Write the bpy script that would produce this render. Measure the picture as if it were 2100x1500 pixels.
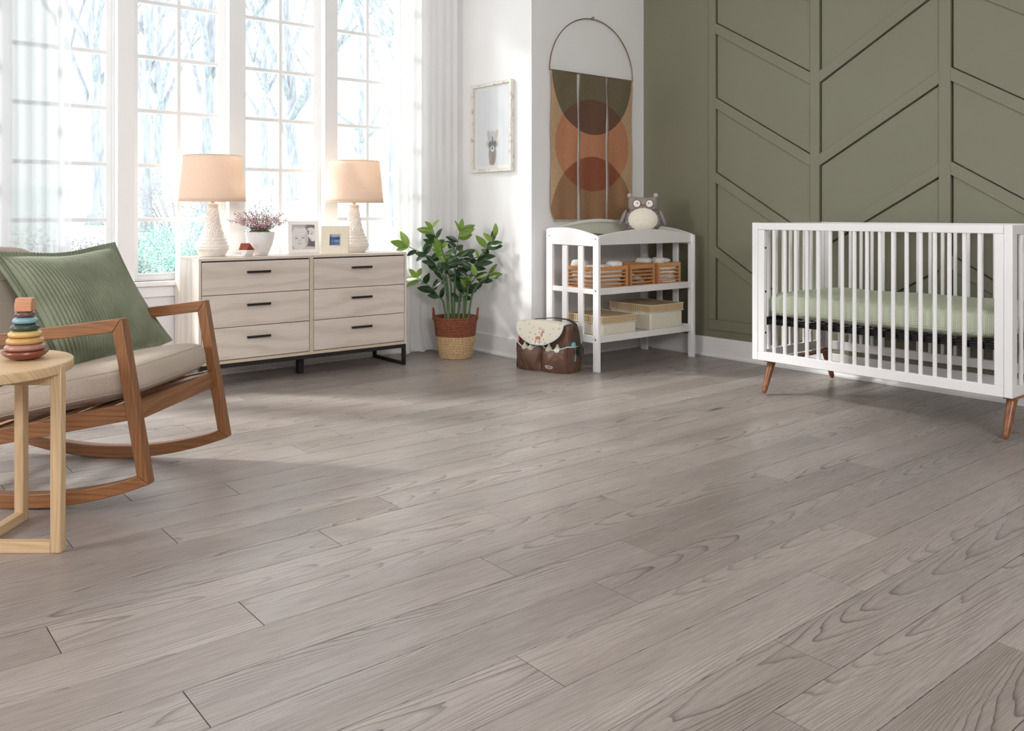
import bpy, bmesh, math, random
from mathutils import Vector, Matrix, Quaternion, noise as mnoise
random.seed(7)
PI = math.pi
scn = bpy.context.scene
for o in list(bpy.data.objects): bpy.data.objects.remove(o)

# ---------------------------------------------------------------- camera
cam_d = bpy.data.cameras.new('camera'); cam = bpy.data.objects.new('camera', cam_d)
scn.collection.objects.link(cam); scn.camera = cam
cam.location = (0, 0, 1.05)
cam.rotation_euler = (PI/2, 0, math.atan2(.7745, .6326) - PI/2)
cam_d.sensor_fit = 'HORIZONTAL'; cam_d.sensor_width = 36
cam_d.lens = 36*1756/2100
cam_d.shift_y = -310/2100
cam_d.clip_start = .05; cam_d.clip_end = 300

# ---------------------------------------------------------------- world, sun, big lights, exposure
SKY = 3.2
world = bpy.data.worlds.new('sky'); scn.world = world; world.use_nodes = True
bgn = world.node_tree.nodes['Background']
bgn.inputs[0].default_value = (.93, .97, 1, 1); bgn.inputs[1].default_value = SKY

def add_light(name, kind, energy, color, loc=None, aim=None, **kw):
    d = bpy.data.lights.new(name, kind); d.energy = energy; d.color = color
    for k, v in kw.items(): setattr(d, k, v)
    o = bpy.data.objects.new(name, d); scn.collection.objects.link(o)
    if loc: o.location = loc
    if aim is not None: o.rotation_euler = (Vector(aim)-Vector(loc or (0, 0, 0))).to_track_quat('-Z', 'Y').to_euler()
    return o
# low soft sun through the windows
add_light('sun', 'SUN', 6.2, (1, .955, .93), (0, 0, 8), Vector((0, 0, 8))+Vector((.66, -.75, -.70)), angle=math.radians(9))
# added fill lights, out of view behind the camera and at left
add_light('fill_rear', 'AREA', 182, (1, .97, .972), (.2, -2.5, 2.95), (3.9, 4.6, 1.5), shape='RECTANGLE', size=2.4, size_y=1.6)
add_light('fill_left', 'AREA', 68, (1, .96, .965), (-2.6, 3.4, 1.7), (4.4, 4.0, 1.0), shape='RECTANGLE', size=1.2, size_y=1.2)
scn.view_settings.view_transform = 'Standard'; scn.view_settings.look = 'None'
scn.view_settings.gamma = 1; scn.view_settings.use_curve_mapping = False
scn.view_settings.exposure = .17
scn.cycles.max_bounces = 10; scn.cycles.transparent_max_bounces = 24
scn.cycles.diffuse_bounces = 5; scn.cycles.glossy_bounces = 4; scn.cycles.transmission_bounces = 6
scn.cycles.sample_clamp_indirect = 8
scn.cycles.caustics_reflective = False; scn.cycles.caustics_refractive = False

# ---------------------------------------------------------------- material helpers
def srgb(r, g, b):
    f = lambda c: (c/255/12.92) if c/255 <= .04045 else ((c/255+.055)/1.055)**2.4
    return (f(r), f(g), f(b), 1)
class NT:
    def __init__(s, name):
        s.m = bpy.data.materials.new(name); s.m.use_nodes = True
        s.t = s.m.node_tree; s.n = s.t.nodes; s.l = s.t.links
        s.p = s.n['Principled BSDF']; s.out = s.n['Material Output']
    def node(s, typ, ins=None, **props):
        nd = s.n.new(typ)
        for k, v in props.items(): setattr(nd, k, v)
        for k, v in (ins or {}).items():
            if isinstance(v, bpy.types.NodeSocket): s.l.new(v, nd.inputs[k])
            else: nd.inputs[k].default_value = v
        return nd
    def math(s, op, a, b=0.0, c=None, clamp=False):
        ins = {0: a, 1: b}
        if c is not None: ins[2] = c
        return s.node('ShaderNodeMath', ins, operation=op, use_clamp=clamp).outputs[0]
    def vmul(s, v, k):
        return s.node('ShaderNodeVectorMath', {0: v, 1: k}, operation='MULTIPLY').outputs[0]
    def vadd(s, v, k):
        return s.node('ShaderNodeVectorMath', {0: v, 1: k}, operation='ADD').outputs[0]
    def coord(s): return s.node('ShaderNodeTexCoord').outputs['Object']
    def uv(s): return s.node('ShaderNodeTexCoord').outputs['UV']
    def sep(s, v): return s.node('ShaderNodeSeparateXYZ', {0: v}).outputs
    def comb(s, x, y, z): return s.node('ShaderNodeCombineXYZ', {0: x, 1: y, 2: z}).outputs[0]
    def noise(s, v, scale=1, detail=2, rough=.5, dist=0):
        return s.node('ShaderNodeTexNoise', {'Vector': v, 'Scale': scale, 'Detail': detail, 'Roughness': rough, 'Distortion': dist}).outputs[0]
    def mr(s, v, a, b, c=0.0, d=1.0, smooth=False):
        return s.node('ShaderNodeMapRange', {0: v, 1: a, 2: b, 3: c, 4: d}, clamp=True, interpolation_type='SMOOTHSTEP' if smooth else 'LINEAR').outputs[0]
    def mix(s, f, a, b, blend='MIX'):
        nd = s.n.new('ShaderNodeMix'); nd.data_type = 'RGBA'; nd.blend_type = blend
        for k, v in ((0, f), (6, a), (7, b)):
            if isinstance(v, bpy.types.NodeSocket): s.l.new(v, nd.inputs[k])
            else: nd.inputs[k].default_value = v
        return nd.outputs[2]
    def bump(s, h, strength=.3, dist=.002):
        b = s.node('ShaderNodeBump', {'Height': h, 'Strength': strength, 'Distance': dist})
        s.l.new(b.outputs[0], s.p.inputs['Normal'])
    def set(s, **kw):
        for k, v in kw.items():
            k = k.replace('_', ' ')
            if isinstance(v, bpy.types.NodeSocket): s.l.new(v, s.p.inputs[k])
            else: s.p.inputs[k].default_value = v
        return s.m
def plain(name, c, rough=.5, var=.06, scale=8, bump=0, bscale=200, **kw):
    t = NT(name); v = t.coord()
    n = t.noise(v, scale, 3)
    col = t.mix(t.mr(n, .3, .7), tuple(x*(1-var) for x in c[:3])+(1,), tuple(min(1, x*(1+var)) for x in c[:3])+(1,))
    if bump: t.bump(t.noise(v, bscale, 2), bump, .001)
    return t.set(Base_Color=col, Roughness=rough, **kw)
def wood(name, c1, c2, axis='x', rough=.45, k=70, warp=4, fine=.5, rnd=True, tone=.1, stretch=.9, bump=.15):
    t = NT(name); x, y, z = t.sep(t.coord())
    al, cr, th = {'x': (x, y, z), 'y': (y, x, z), 'z': (z, x, y)}[axis]
    r = t.node('ShaderNodeObjectInfo').outputs['Random'] if rnd else 0.37
    al2 = t.math('ADD', al, t.math('MULTIPLY', r, 31.0))
    cross = t.math('ADD', cr, t.math('MULTIPLY', th, .7))
    v = t.comb(t.math('MULTIPLY', al2, stretch), t.math('MULTIPLY', cross, 5.0), t.math('MULTIPLY', r, 17.0))
    w = t.noise(v, 1.4, 2)
    d = t.math('ADD', t.math('MULTIPLY', cross, k), t.math('MULTIPLY', w, warp*3))
    s_ = t.math('SINE', t.math('MULTIPLY', d, 2*PI))
    ring = t.mr(s_, -.2, 1, 0, 1)
    fv = t.comb(t.math('MULTIPLY', al2, 6), t.math('MULTIPLY', cross, 420), th)
    fn = t.noise(fv, 1, 2)
    f = t.math('ADD', t.math('MULTIPLY', ring, 1-fine), t.math('MULTIPLY', t.mr(fn, .3, .7), fine))
    col = t.mix(f, c1, c2)
    tn = t.mr(r, 0, 1, 1-tone, 1+tone) if rnd else 1.0
    col = t.mix(1.0, col, t.comb(tn, tn, tn), 'MULTIPLY') if rnd else col
    if bump: t.bump(fn, bump, .0006)
    return t.set(Base_Color=col, Roughness=rough)
def prints(name, base, shapes, ax='xz', rough=.8, weave=0, wv=900):
    """flat print: ellipses (or overlaps of two) in object coordinates"""
    t = NT(name); c = t.sep(t.coord()); ix = {'x': 0, 'y': 1, 'z': 2}
    X, Z = c[ix[ax[0]]], c[ix[ax[1]]]
    def mask(e):
        cx, cz, rx, rz, soft = e
        a = t.math('DIVIDE', t.math('SUBTRACT', X, cx), rx); b = t.math('DIVIDE', t.math('SUBTRACT', Z, cz), rz)
        return t.mr(t.math('ADD', t.math('MULTIPLY', a, a), t.math('MULTIPLY', b, b)), 1-soft, 1+soft, 1, 0)
    col = base
    for es, cc in shapes:
        m = mask(es[0])
        for e in es[1:]: m = t.math('MULTIPLY', m, mask(e))
        col = t.mix(m, col, cc)
    if weave:
        n = t.noise(t.comb(t.math('MULTIPLY', X, 1.0), t.math('MULTIPLY', Z, .12), 0), wv, 2)
        n2 = t.noise(t.comb(t.math('MULTIPLY', X, .12), t.math('MULTIPLY', Z, 1.0), 0), wv, 2)
        h = t.math('MULTIPLY', t.math('ADD', n, n2), .5)
        g = t.mr(h, .35, .65, 1-weave, 1+weave*.6)
        col = t.mix(1.0, col, t.comb(g, g, g), 'MULTIPLY'); t.bump(h, .4, .001)
    return t.set(Base_Color=col, Roughness=rough)

# ---------------------------------------------------------------- mesh helpers
class MB:
    def __init__(s): s.v = []; s.f = []; s.mi = []; s.uvs = None
    def add(s, vs, fs, mi=0):
        b = len(s.v); s.v += [tuple(p) for p in vs]; s.f += [tuple(b+i for i in f) for f in fs]; s.mi += [mi]*len(fs); return s
    def box(s, x0, x1, y0, y1, z0, z1, mi=0):
        return s.add([(x0,y0,z0),(x1,y0,z0),(x1,y1,z0),(x0,y1,z0),(x0,y0,z1),(x1,y0,z1),(x1,y1,z1),(x0,y1,z1)],
                     [(0,3,2,1),(4,5,6,7),(0,1,5,4),(1,2,6,5),(2,3,7,6),(3,0,4,7)], mi)
    def prism(s, pts, h0, h1, ax='y', mi=0):
        """extrude a 2D outline; ax = extrusion axis; outline in the other two axes"""
        n = len(pts)
        def mk(p, h): return {'y': (p[0], h, p[1]), 'z': (p[0], p[1], h), 'x': (h, p[0], p[1])}[ax]
        vs = [mk(p, h0) for p in pts]+[mk(p, h1) for p in pts]
        fs = [tuple(range(n)), tuple(range(2*n-1, n-1, -1))]+[(i, i+n, (i+1) % n+n, (i+1) % n) for i in range(n)]
        return s.add(vs, fs, mi)
    def lathe(s, prof, n=32, c=(0, 0), fn=None, mi=0, cap=True):
        """prof: [(r,z)]"""
        vs = []; m = len(prof)
        for j, (r, z) in enumerate(prof):
            for i in range(n):
                a = 2*PI*i/n; rr = r+(fn(a, z, r) if fn else 0)
                vs.append((c[0]+rr*math.cos(a), c[1]+rr*math.sin(a), z))
        fs = [(j*n+i, j*n+(i+1) % n, (j+1)*n+(i+1) % n, (j+1)*n+i) for j in range(m-1) for i in range(n)]
        if cap:
            fs.append(tuple(range(n-1, -1, -1))); fs.append(tuple((m-1)*n+i for i in range(n)))
        return s.add(vs, fs, mi)
    def tube(s, pts, r, n=8, mi=0, closed=False):
        pts = [Vector(p) for p in pts]; m = len(pts); vs = []
        rr = r if isinstance(r, (list, tuple)) else [r]*m
        up = Vector((0, 0, 1)); prev = None
        for i, p in enumerate(pts):
            if closed: d = pts[(i+1) % m]-pts[i-1]
            else: d = pts[min(i+1, m-1)]-pts[max(i-1, 0)]
            d.normalize()
            if prev is None:
                q = up if abs(d.dot(up)) < .95 else Vector((1, 0, 0))
                a = d.cross(q).normalized()
            else:
                a = (prev-d*prev.dot(d)).normalized()
            prev = a; b = d.cross(a)
            for k in range(n):
                t = 2*PI*k/n; vs.append(p+(a*math.cos(t)+b*math.sin(t))*rr[i])
        fs = [(i*n+k, i*n+(k+1) % n, (i+1)*n+(k+1) % n, (i+1)*n+k) for i in range(m-1) for k in range(n)]
        if closed: fs += [((m-1)*n+k, (m-1)*n+(k+1) % n, (k+1) % n, k) for k in range(n)]
        else: fs += [tuple(range(n-1, -1, -1)), tuple((m-1)*n+k for k in range(n))]
        return s.add(vs, fs, mi)
    def beam(s, p, q, w, h, upv=(0, 0, 1), mi=0):
        p = Vector(p); q = Vector(q); d = (q-p).normalized(); a = d.cross(Vector(upv)).normalized(); b = a.cross(d)
        vs = []
        for e in (p, q):
            for sa, sb in ((-1, -1), (1, -1), (1, 1), (-1, 1)): vs.append(e+a*sa*w/2+b*sb*h/2)
        return s.add(vs, [(0,1,2,3),(7,6,5,4),(0,4,5,1),(1,5,6,2),(2,6,7,3),(3,7,4,0)], mi)
    def grid(s, fn, nu, nv, mi=0, cu=False):
        vs = [fn(i/nu, j/nv) for j in range(nv+1) for i in range(nu+(0 if cu else 1))]
        w = nu if cu else nu+1
        fs = [(j*w+i, j*w+(i+1) % w, (j+1)*w+(i+1) % w, (j+1)*w+i) for j in range(nv) for i in range(nu)]
        return s.add(vs, fs, mi)
    def sheet(s, fn, nu, nv, th, mi=0):
        """closed thin sheet: fn(u,v)->Vector, thickness th along normals"""
        P = [[Vector(fn(i/nu, j/nv)) for i in range(nu+1)] for j in range(nv+1)]
        vs = []; N = []
        for j in range(nv+1):
            for i in range(nu+1):
                du = P[j][min(i+1, nu)]-P[j][max(i-1, 0)]; dv = P[min(j+1, nv)][i]-P[max(j-1, 0)][i]
                n = du.cross(dv); n = n.normalized() if n.length > 1e-9 else Vector((0, 0, 1)); N.append(n); vs.append(P[j][i]+n*th/2)
        k = len(vs); vs += [vs[q]-N[q]*th for q in range(k)]
        w = nu+1
        fs = [(j*w+i, j*w+i+1, (j+1)*w+i+1, (j+1)*w+i) for j in range(nv) for i in range(nu)]
        fs += [tuple(k+q for q in reversed(f)) for f in list(fs)]
        rim = [i for i in range(nu)]+[j*w+nu for j in range(nv)]+[nv*w+i for i in range(nu, 0, -1)]+[j*w for j in range(nv, 0, -1)]
        for a in range(len(rim)):
            p, q = rim[a], rim[(a+1) % len(rim)]; fs.append((q, p, p+k, q+k))
        return s.add(vs, fs, mi)
    def mesh(s, name, mats, smooth=False, angle=None):
        me = bpy.data.meshes.new(name); me.from_pydata(s.v, [], s.f)
        for m in (mats if isinstance(mats, (list, tuple)) else [mats]): me.materials.append(m)
        if any(s.mi): me.polygons.foreach_set('material_index', s.mi)
        if smooth:
            me.polygons.foreach_set('use_smooth', [True]*len(s.f))
            if angle: me.set_sharp_from_angle(angle=math.radians(angle))
        me.update(); return me
    def obj(s, name, mats, parent=None, smooth=False, angle=40, bevel=0, loc=None, rot=None, seg=2, recalc=True):
        me = s.mesh(name, mats, smooth, angle if smooth else None)
        if recalc:
            bm = bmesh.new(); bm.from_mesh(me); bmesh.ops.recalc_face_normals(bm, faces=bm.faces); bm.to_mesh(me); bm.free()
        return link(name, me, parent, bevel, loc, rot, seg)
def link(name, me, parent=None, bevel=0, loc=None, rot=None, seg=2):
    o = bpy.data.objects.new(name, me); scn.collection.objects.link(o)
    if parent: o.parent = parent
    if loc: o.location = loc
    if rot: o.rotation_euler = rot
    if bevel:
        m = o.modifiers.new('bevel', 'BEVEL'); m.width = bevel; m.segments = seg; m.limit_method = 'ANGLE'; m.angle_limit = math.radians(35)
        m.harden_normals = False
        me.polygons.foreach_set('use_smooth', [True]*len(me.polygons)); me.set_sharp_from_angle(angle=math.radians(50))
    return o
def tag(o, label, cat, group=None):
    o['label'] = label; o['category'] = cat
    if group: o['group'] = group
    return o
def thing(name, label, cat, loc=(0, 0, 0), rz=0, group=None):
    o = bpy.data.objects.new(name, None); scn.collection.objects.link(o)
    o.empty_display_size = .1; o.location = loc; o.rotation_euler = (0, 0, rz)
    return tag(o, label, cat, group)
def struct(o): o['kind'] = 'structure'; return o
def copy_tree(o, parent=None):
    c = o.copy(); scn.collection.objects.link(c); c.parent = parent
    for ch in list(o.children): copy_tree(ch, c)
    return c

# ---------------------------------------------------------------- materials
white_paint = plain('white_paint', srgb(241, 241, 241), .55, .015, 3, .05, 300)
trim_paint = plain('trim_paint', srgb(243, 243, 243), .35, .01, 3)
wall_window = plain('wall_window', srgb(232, 230, 230), .6, .015, 3, .05, 300)
green_paint = plain('green_paint', srgb(126, 125, 105), .5, .03, 2, .06, 250)
lacquer = plain('white_lacquer', srgb(240, 240, 241), .28, .01, 4)
lacquer_soft = plain('white_lacquer_satin', srgb(232, 231, 228), .35, .02, 5)
black_metal = plain('black_metal', srgb(38, 34, 33), .45, .1, 20, Metallic=.3)
spring_black = plain('spring_black', srgb(24, 24, 26), .35, .1, 20, Metallic=.5)
brass = plain('brass', srgb(130, 110, 78), .35, .1, 30, Metallic=.8)
chrome = plain('screw_steel', srgb(150, 150, 150), .3, .1, 30, Metallic=.9)

def plank_material():
    t = NT('grey_oak_plank'); x, y, z = t.sep(t.coord())
    r = t.node('ShaderNodeObjectInfo').outputs['Random']
    xo = t.math('ADD', x, t.math('MULTIPLY', r, 53.0)); ro = t.math('MULTIPLY', r, 29.0)
    fr_ = lambda k, o=0.0: t.math('FRACT', t.math('ADD', t.math('MULTIPLY', r, k), o))
    w = t.noise(t.comb(t.math('MULTIPLY', xo, 1.1), t.math('MULTIPLY', y, 5), ro), 1.0, 2, .5)
    w1 = t.noise(t.comb(t.math('MULTIPLY', xo, .8), 0.0, ro), 1.0, 1, .5)
    w2 = t.noise(t.comb(t.math('MULTIPLY', xo, 7), t.math('MULTIPLY', y, 34), ro), 1.0, 2)
    yc = t.math('ADD', t.mr(fr_(19.3), 0, 1, -.07, .24), t.math('MULTIPLY', t.math('SUBTRACT', w1, .5), .09))
    dy = t.math('SUBTRACT', y, yc)
    para = t.math('MULTIPLY', t.math('MULTIPLY', dy, dy), 680)
    sgn = t.math('SUBTRACT', t.math('MULTIPLY', t.math('GREATER_THAN', fr_(37.7), .5), 2.0), 1.0)
    along = t.math('MULTIPLY', t.math('MULTIPLY', xo, sgn), 5.5)
    d = t.math('ADD', t.math('ADD', para, along), t.math('ADD', t.math('MULTIPLY', w, 5.0), t.math('MULTIPLY', w2, .7)))
    fr = t.math('FRACT', d)
    line = t.math('MULTIPLY', t.mr(fr, .5, .94, 0, 1), t.mr(fr, .94, 1.0, 1, 0))
    line = t.math('POWER', line, 2.6)
    lmask = t.mr(t.noise(t.comb(t.math('MULTIPLY', xo, 1.6), t.math('MULTIPLY', y, 10), t.math('ADD', ro, 5.0)), 1, 2), .34, .6, .3, 1)
    line = t.math('MULTIPLY', line, lmask)
    fine = t.noise(t.comb(t.math('MULTIPLY', xo, 8), t.math('MULTIPLY', y, 300), ro), 1, 2, .6)
    broad = t.noise(t.comb(t.math('MULTIPLY', xo, .7), t.math('MULTIPLY', y, 9), t.math('ADD', ro, 9.0)), 1, 2)
    c = t.mix(t.mr(broad, .3, .7), srgb(158, 149, 143), srgb(174, 166, 160))
    c = t.mix(t.math('MULTIPLY', t.mr(fine, .42, .66), .48), c, srgb(118, 108, 103))
    c = t.mix(t.math('MULTIPLY', line, .88), c, srgb(82, 71, 67))
    tn = t.mr(fr_(7.31), 0, 1, .86, 1.13)
    tb = t.math('MULTIPLY', tn, t.mr(fr_(13.7), 0, 1, .97, 1.0))
    c = t.mix(1.0, c, t.comb(tn, t.math('MULTIPLY', t.math('ADD', tn, tb), .5), tb), 'MULTIPLY')
    h = t.math('ADD', t.math('MULTIPLY', fine, .6), t.math('MULTIPLY', line, -.6))
    t.bump(h, .25, .0006)
    rg = t.mr(fine, .3, .7, .27, .40)
    return t.set(Base_Color=c, Roughness=rg)
plank_mat = plank_material()
under_mat = plain('floor_gap_dark', srgb(70, 62, 58), .8)  # even dark tone of the slab that shows between the planks

# ================================================================= SETTING
GX = 5.15      # green wall face
WY = 5.56      # window wall face
SX = 3.97      # white side wall face
MY = 4.64      # wall with the hanging
CZ = 3.3
struct(MB().box(-2.8, GX+.2, -3.2, WY+.1, -.12, -.006).obj('floor', under_mat))
floor = bpy.data.objects['floor']
PITCH = .1735; PL = 1.386; PT = .006
phase = {-1: 2.252, 0: 1.57, 1: 1.836, 2: 2.27, 3: 1.295, 4: 1.73, 5: .631, 6: 1.581, 7: .894, 8: .461, 9: 1.30, 10: 1.627,
         11: .903, 12: 2.021, 13: 1.243, 14: .905, 15: 3.074-PL, 16: 1.953, 18: 2.586, 21: 2.537, 22: 1.897}
plank_cache = {}
def plank_mesh(L, W):
    k = (round(L, 3), round(W, 3))
    if k not in plank_cache:
        g = .0013; b = .0004
        x0, x1, y0, y1 = g, L-g, g, W-g
        v = [(x0,y0,-.006),(x1,y0,-.006),(x1,y1,-.006),(x0,y1,-.006),
             (x0,y0,-b),(x1,y0,-b),(x1,y1,-b),(x0,y1,-b),
             (x0+b,y0+b,0),(x1-b,y0+b,0),(x1-b,y1-b,0),(x0+b,y1-b,0)]
        f = [(8,9,10,11)]+[(i, (i+1) % 4, (i+1) % 4+4, i+4) for i in range(4)]+[(i+4, (i+1) % 4+4, (i+1) % 4+8, i+8) for i in range(4)]
        plank_cache[k] = MB().add(v, f).mesh('plank', plank_mat)
    return plank_cache[k]
XA, XB = -1.05, GX-.004
rnd = random.Random(3)
row = -6
while True:
    ytop = 1.052+PITCH*row; y0 = ytop-PITCH
    if y0 > WY: break
    y1 = min(ytop, WY)
    xs = phase.get(row, rnd.uniform(0, PL)); xs = xs-math.ceil((xs-XA)/PL)*PL
    x = xs
    xe_max = XB if y0 < MY else SX
    while x < xe_max:
        a, b = max(x, XA), min(x+PL, xe_max)
        if b-a > .02:
            link('plank', plank_mesh(b-a, y1-y0), floor, loc=(a, y0, 0))
        x += PL
    row += 1
# plain continuation of the same boards where the photograph does not look
def floor_far():
    MB().box(-2.8, XA-.001, -3.2, WY, -.006, 0).box(XA-.001, GX, -3.2, 1.052-7*PITCH-.001, -.006, 0).obj('plank_field', plank_mat, floor)
floor_far()
fld = bpy.data.objects['plank_field']; fld['kind'] = 'stuff'

struct(MB().box(-2.8, GX+.2, -3.2, WY+.3, CZ, CZ+.1).obj('ceiling', white_paint))
struct(MB().box(-2.9, -2.8, -3.2, WY+.2, -.1, CZ).obj('wall_left', white_paint))
struct(MB().box(-2.9, GX+.2, -3.3, -3.2, -.1, CZ).obj('wall_rear', white_paint))
struct(MB().box(SX+.0, GX+.1, MY, MY+.12, -.1, CZ).obj('wall_jog', white_paint))
struct(MB().box(SX, SX+.12, MY+.12, WY+.2, -.1, CZ).obj('wall_side', white_paint))
gw = struct(MB().box(GX+.022, GX+.12, -3.2, MY, -.1, CZ).obj('wall_right', green_paint))
# chevron battens (each its own strip of moulding)
FX = GX-.012
k_ = (GX-.012)/5.08
def yb(y): return y*k_
def zb(z): return 1.05+(z-1.05)*k_
V = [(yb(3.945), yb(3.884)), (yb(3.122), yb(3.055)), (yb(2.291), yb(2.224)), (yb(1.46), yb(1.393)), (yb(.63), yb(.563)), (yb(-.2), yb(-.267)), (yb(-1.03), yb(-1.097)), (yb(-1.86), yb(-1.93))]
for (a, b) in V:
    MB().box(FX, GX+.023, b, a, .276, 3.18).obj('batten', green_paint, gw, bevel=.0015, seg=1)
dz = .542*k_
nodesL = [zb(1.861), zb(1.405), zb(1.851)]
for i in range(len(V)-1):
    ya, yb_ = V[i][1], V[i+1][0]
    za0 = zb(1.861) if i % 2 == 0 else zb(1.407); zb0 = zb(1.405) if i % 2 == 0 else zb(1.851)
    for k in range(-4, 4):
        z0, z1 = za0+k*dz, zb0+k*dz
        if max(z0, z1) > 3.15 or min(z0, z1) < .2: 
            if not (min(z0, z1) < .2 and max(z0, z1) > .33) : continue
        hh = .039*k_
        # clip at the bottom batten
        pts = [(ya, z0-hh), (yb_, z1-hh), (yb_, z1+hh), (ya, z0+hh)]
        lo = .276
        if min(z0, z1)-hh < lo:
            out = []
            for q in range(4):
                p, n = pts[q], pts[(q+1) % 4]
                if p[1] >= lo: out.append(p)
                if (p[1] >= lo) != (n[1] >= lo):
                    tt = (lo-p[1])/(n[1]-p[1]); out.append((p[0]+(n[0]-p[0])*tt, lo))
            pts = out
        if len(pts) < 3: continue
        MB().prism(pts, FX, GX+.023, 'x').obj('batten', green_paint, gw, bevel=.0015, seg=1)
MB().box(FX, GX+.023, -3.2, V[0][0], .2, .276).obj('batten', green_paint, gw, bevel=.0015, seg=1)
MB().box(GX, GX+.023, V[0][0]+.0005, MY, .1, CZ).obj('plain_panel', green_paint, gw)
def clip_lo(pts, lo, keep_above=True):
    out = []
    for q in range(len(pts)):
        p, n = pts[q], pts[(q+1) % len(pts)]; ip = (p[1] >= lo) == keep_above; inn_ = (n[1] >= lo) == keep_above
        if ip: out.append(p)
        if ip != inn_:
            tt = (lo-p[1])/(n[1]-p[1]); out.append((p[0]+(n[0]-p[0])*tt, lo))
    return out
GAP = .012  # grooves added beside the battens, shaped to give dark shadow lines
for i in range(len(V)-1):
    ya, yb_ = V[i][1], V[i+1][0]
    za0 = zb(1.861) if i % 2 == 0 else zb(1.407); zb0 = zb(1.405) if i % 2 == 0 else zb(1.851)
    slope = (zb0-za0)/(yb_-ya); hh = .039*k_
    for k in range(-5, 4):
        g_lo, g_hi = (hh+.008 if i % 2 == 0 else hh-.001), (hh-.001 if i % 2 == 0 else hh+.012)
        y_s = ya-GAP
        zl = lambda y: za0+k*dz+(y-ya)*slope+g_lo
        zh = lambda y: za0+(k+1)*dz+(y-ya)*slope-g_hi
        pts = [(y_s, zl(y_s)), (yb_+.001, zl(yb_)), (yb_+.001, zh(yb_)), (y_s, zh(y_s))]
        pts = clip_lo(clip_lo(pts, .275), 3.2, False)
        if len(pts) >= 3: MB().prism(pts, GX, GX+.023, 'x').obj('panel', green_paint, gw)
MB().box(GX, GX+.023, -3.2, V[0][0]+.0005, .1, .201).box(GX, GX+.023, -3.2, V[0][0], 3.18, CZ).obj('rail_panel', green_paint, gw)
# baseboards
def baseb(name, pts_box, shoe):
    m = MB().box(*pts_box).box(*shoe); return struct(m.obj(name, trim_paint, bevel=.003))
baseb('baseboard_right', (GX-.016, GX, -3.2, MY, 0, .145), (GX-.03, GX-.015, -3.2, MY-.016, 0, .018))
baseb('baseboard_jog', (SX-.016, GX, MY-.016, MY, 0, .145), (SX-.016, GX-.016, MY-.03, MY-.015, 0, .018))
baseb('baseboard_side', (SX-.016, SX, MY-.016, WY, 0, .145), (SX-.03, SX-.015, MY-.03, WY, 0, .018))
baseb('baseboard_window', (-2.8, SX-.016, WY-.016, WY, 0, .145), (-2.8, SX-.03, WY-.03, WY-.015, 0, .018))

# window wall ----------------------------------------------------
OP = [(-1.222, -.633), (-.533, .056), (.156, .745), (.845, 1.436), (1.534, 2.127), (2.230, 2.818), (2.917, 3.508)]  # first three openings are added, unseen, to let more light onto the floor
ZS, ZH = .633, 3.06
wb = MB().box(-2.8, SX, WY, WY+.14, -.1, ZS).box(-2.8, SX, WY, WY+.14, ZH, CZ)
edges = [-2.8]+[e for o in OP for e in o]+[SX]
for i in range(0, len(edges), 2): wb.box(edges[i], edges[i+1], WY, WY+.14, ZS, ZH)
struct(wb.obj('wall_window', wall_window, bevel=.002, seg=1))
# casing posts: flat trim faces on the piers
cs = MB()
for i in range(1, len(OP)): cs.box(OP[i-1][1]-.001, OP[i][0]+.001, WY-.012, WY+.001, ZS, ZH)
cs.box(OP[0][0]-.1, OP[0][0]+.001, WY-.012, WY+.001, ZS, ZH).box(OP[-1][1]-.001, OP[-1][1]+.1, WY-.012, WY+.001, ZS, ZH)
struct(cs.obj('trim_1', trim_paint, bevel=.003))
struct(MB().box(OP[0][0]-.13, OP[-1][1]+.13, WY-.045, WY+.06, ZS-.03, ZS).box(OP[0][0]-.1, OP[-1][1]+.1, WY-.015, WY+.001, ZS-.1, ZS-.03).obj('trim_2', trim_paint, bevel=.004))
glass = NT('window_glass')
g1 = glass.node('ShaderNodeBsdfTransparent', {0: (.97, .985, .98, 1)}); g2 = glass.node('ShaderNodeBsdfGlossy', {0: (1, 1, 1, 1), 'Roughness': .02})
gm = glass.node('ShaderNodeMixShader', {0: .05, 1: g1.outputs[0], 2: g2.outputs[0]}); glass.l.new(gm.outputs[0], glass.out.inputs[0]); glass = glass.m
rows_z = [.676+.341*i for i in range(0, 7)]+[3.02]
rows_z[1:7] = [1.0165, 1.358, 1.7035, 2.0445, 2.3925, 2.735]
for wi, (x0, x1) in enumerate(OP):
    ys, ye = WY+.075, WY+.112
    fr = MB()
    fr.box(x0, x0+.045, ys, ye, ZS, ZH).box(x1-.045, x1, ys, ye, ZS, ZH).box(x0+.045, x1-.045, ys, ye, ZS, .676).box(x0+.045, x1-.045, ys, ye, 3.02, ZH)
    w = struct(fr.obj('window_%d' % (wi+1), trim_paint, bevel=.003))
    # inner stop bead
    st = MB().box(x0, x0+.012, ys-.012, ys, ZS, ZH).box(x1-.012, x1, ys-.012, ys, ZS, ZH).box(x0+.012, x1-.012, ys-.012, ys, ZS, ZS+.012)
    st.obj('stop_bead', trim_paint, w)
    xm = (x0+x1)/2
    MB().box(xm-.0125, xm+.0125, ys+.003, ye-.003, .676, 3.02).obj('muntin', trim_paint, w, bevel=.003)
    for z in rows_z[1:7]:
        MB().box(x0+.045, x1-.045, ys+.004, ye-.004, z-.0125, z+.0125).obj('muntin', trim_paint, w, bevel=.003)
    for a, b in ((x0+.045, xm-.0125), (xm+.0125, x1-.045)):
        for j in range(7):
            MB().box(a, b, ys+.016, ys+.020, rows_z[j], rows_z[j+1]).obj('pane', glass, w)

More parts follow.
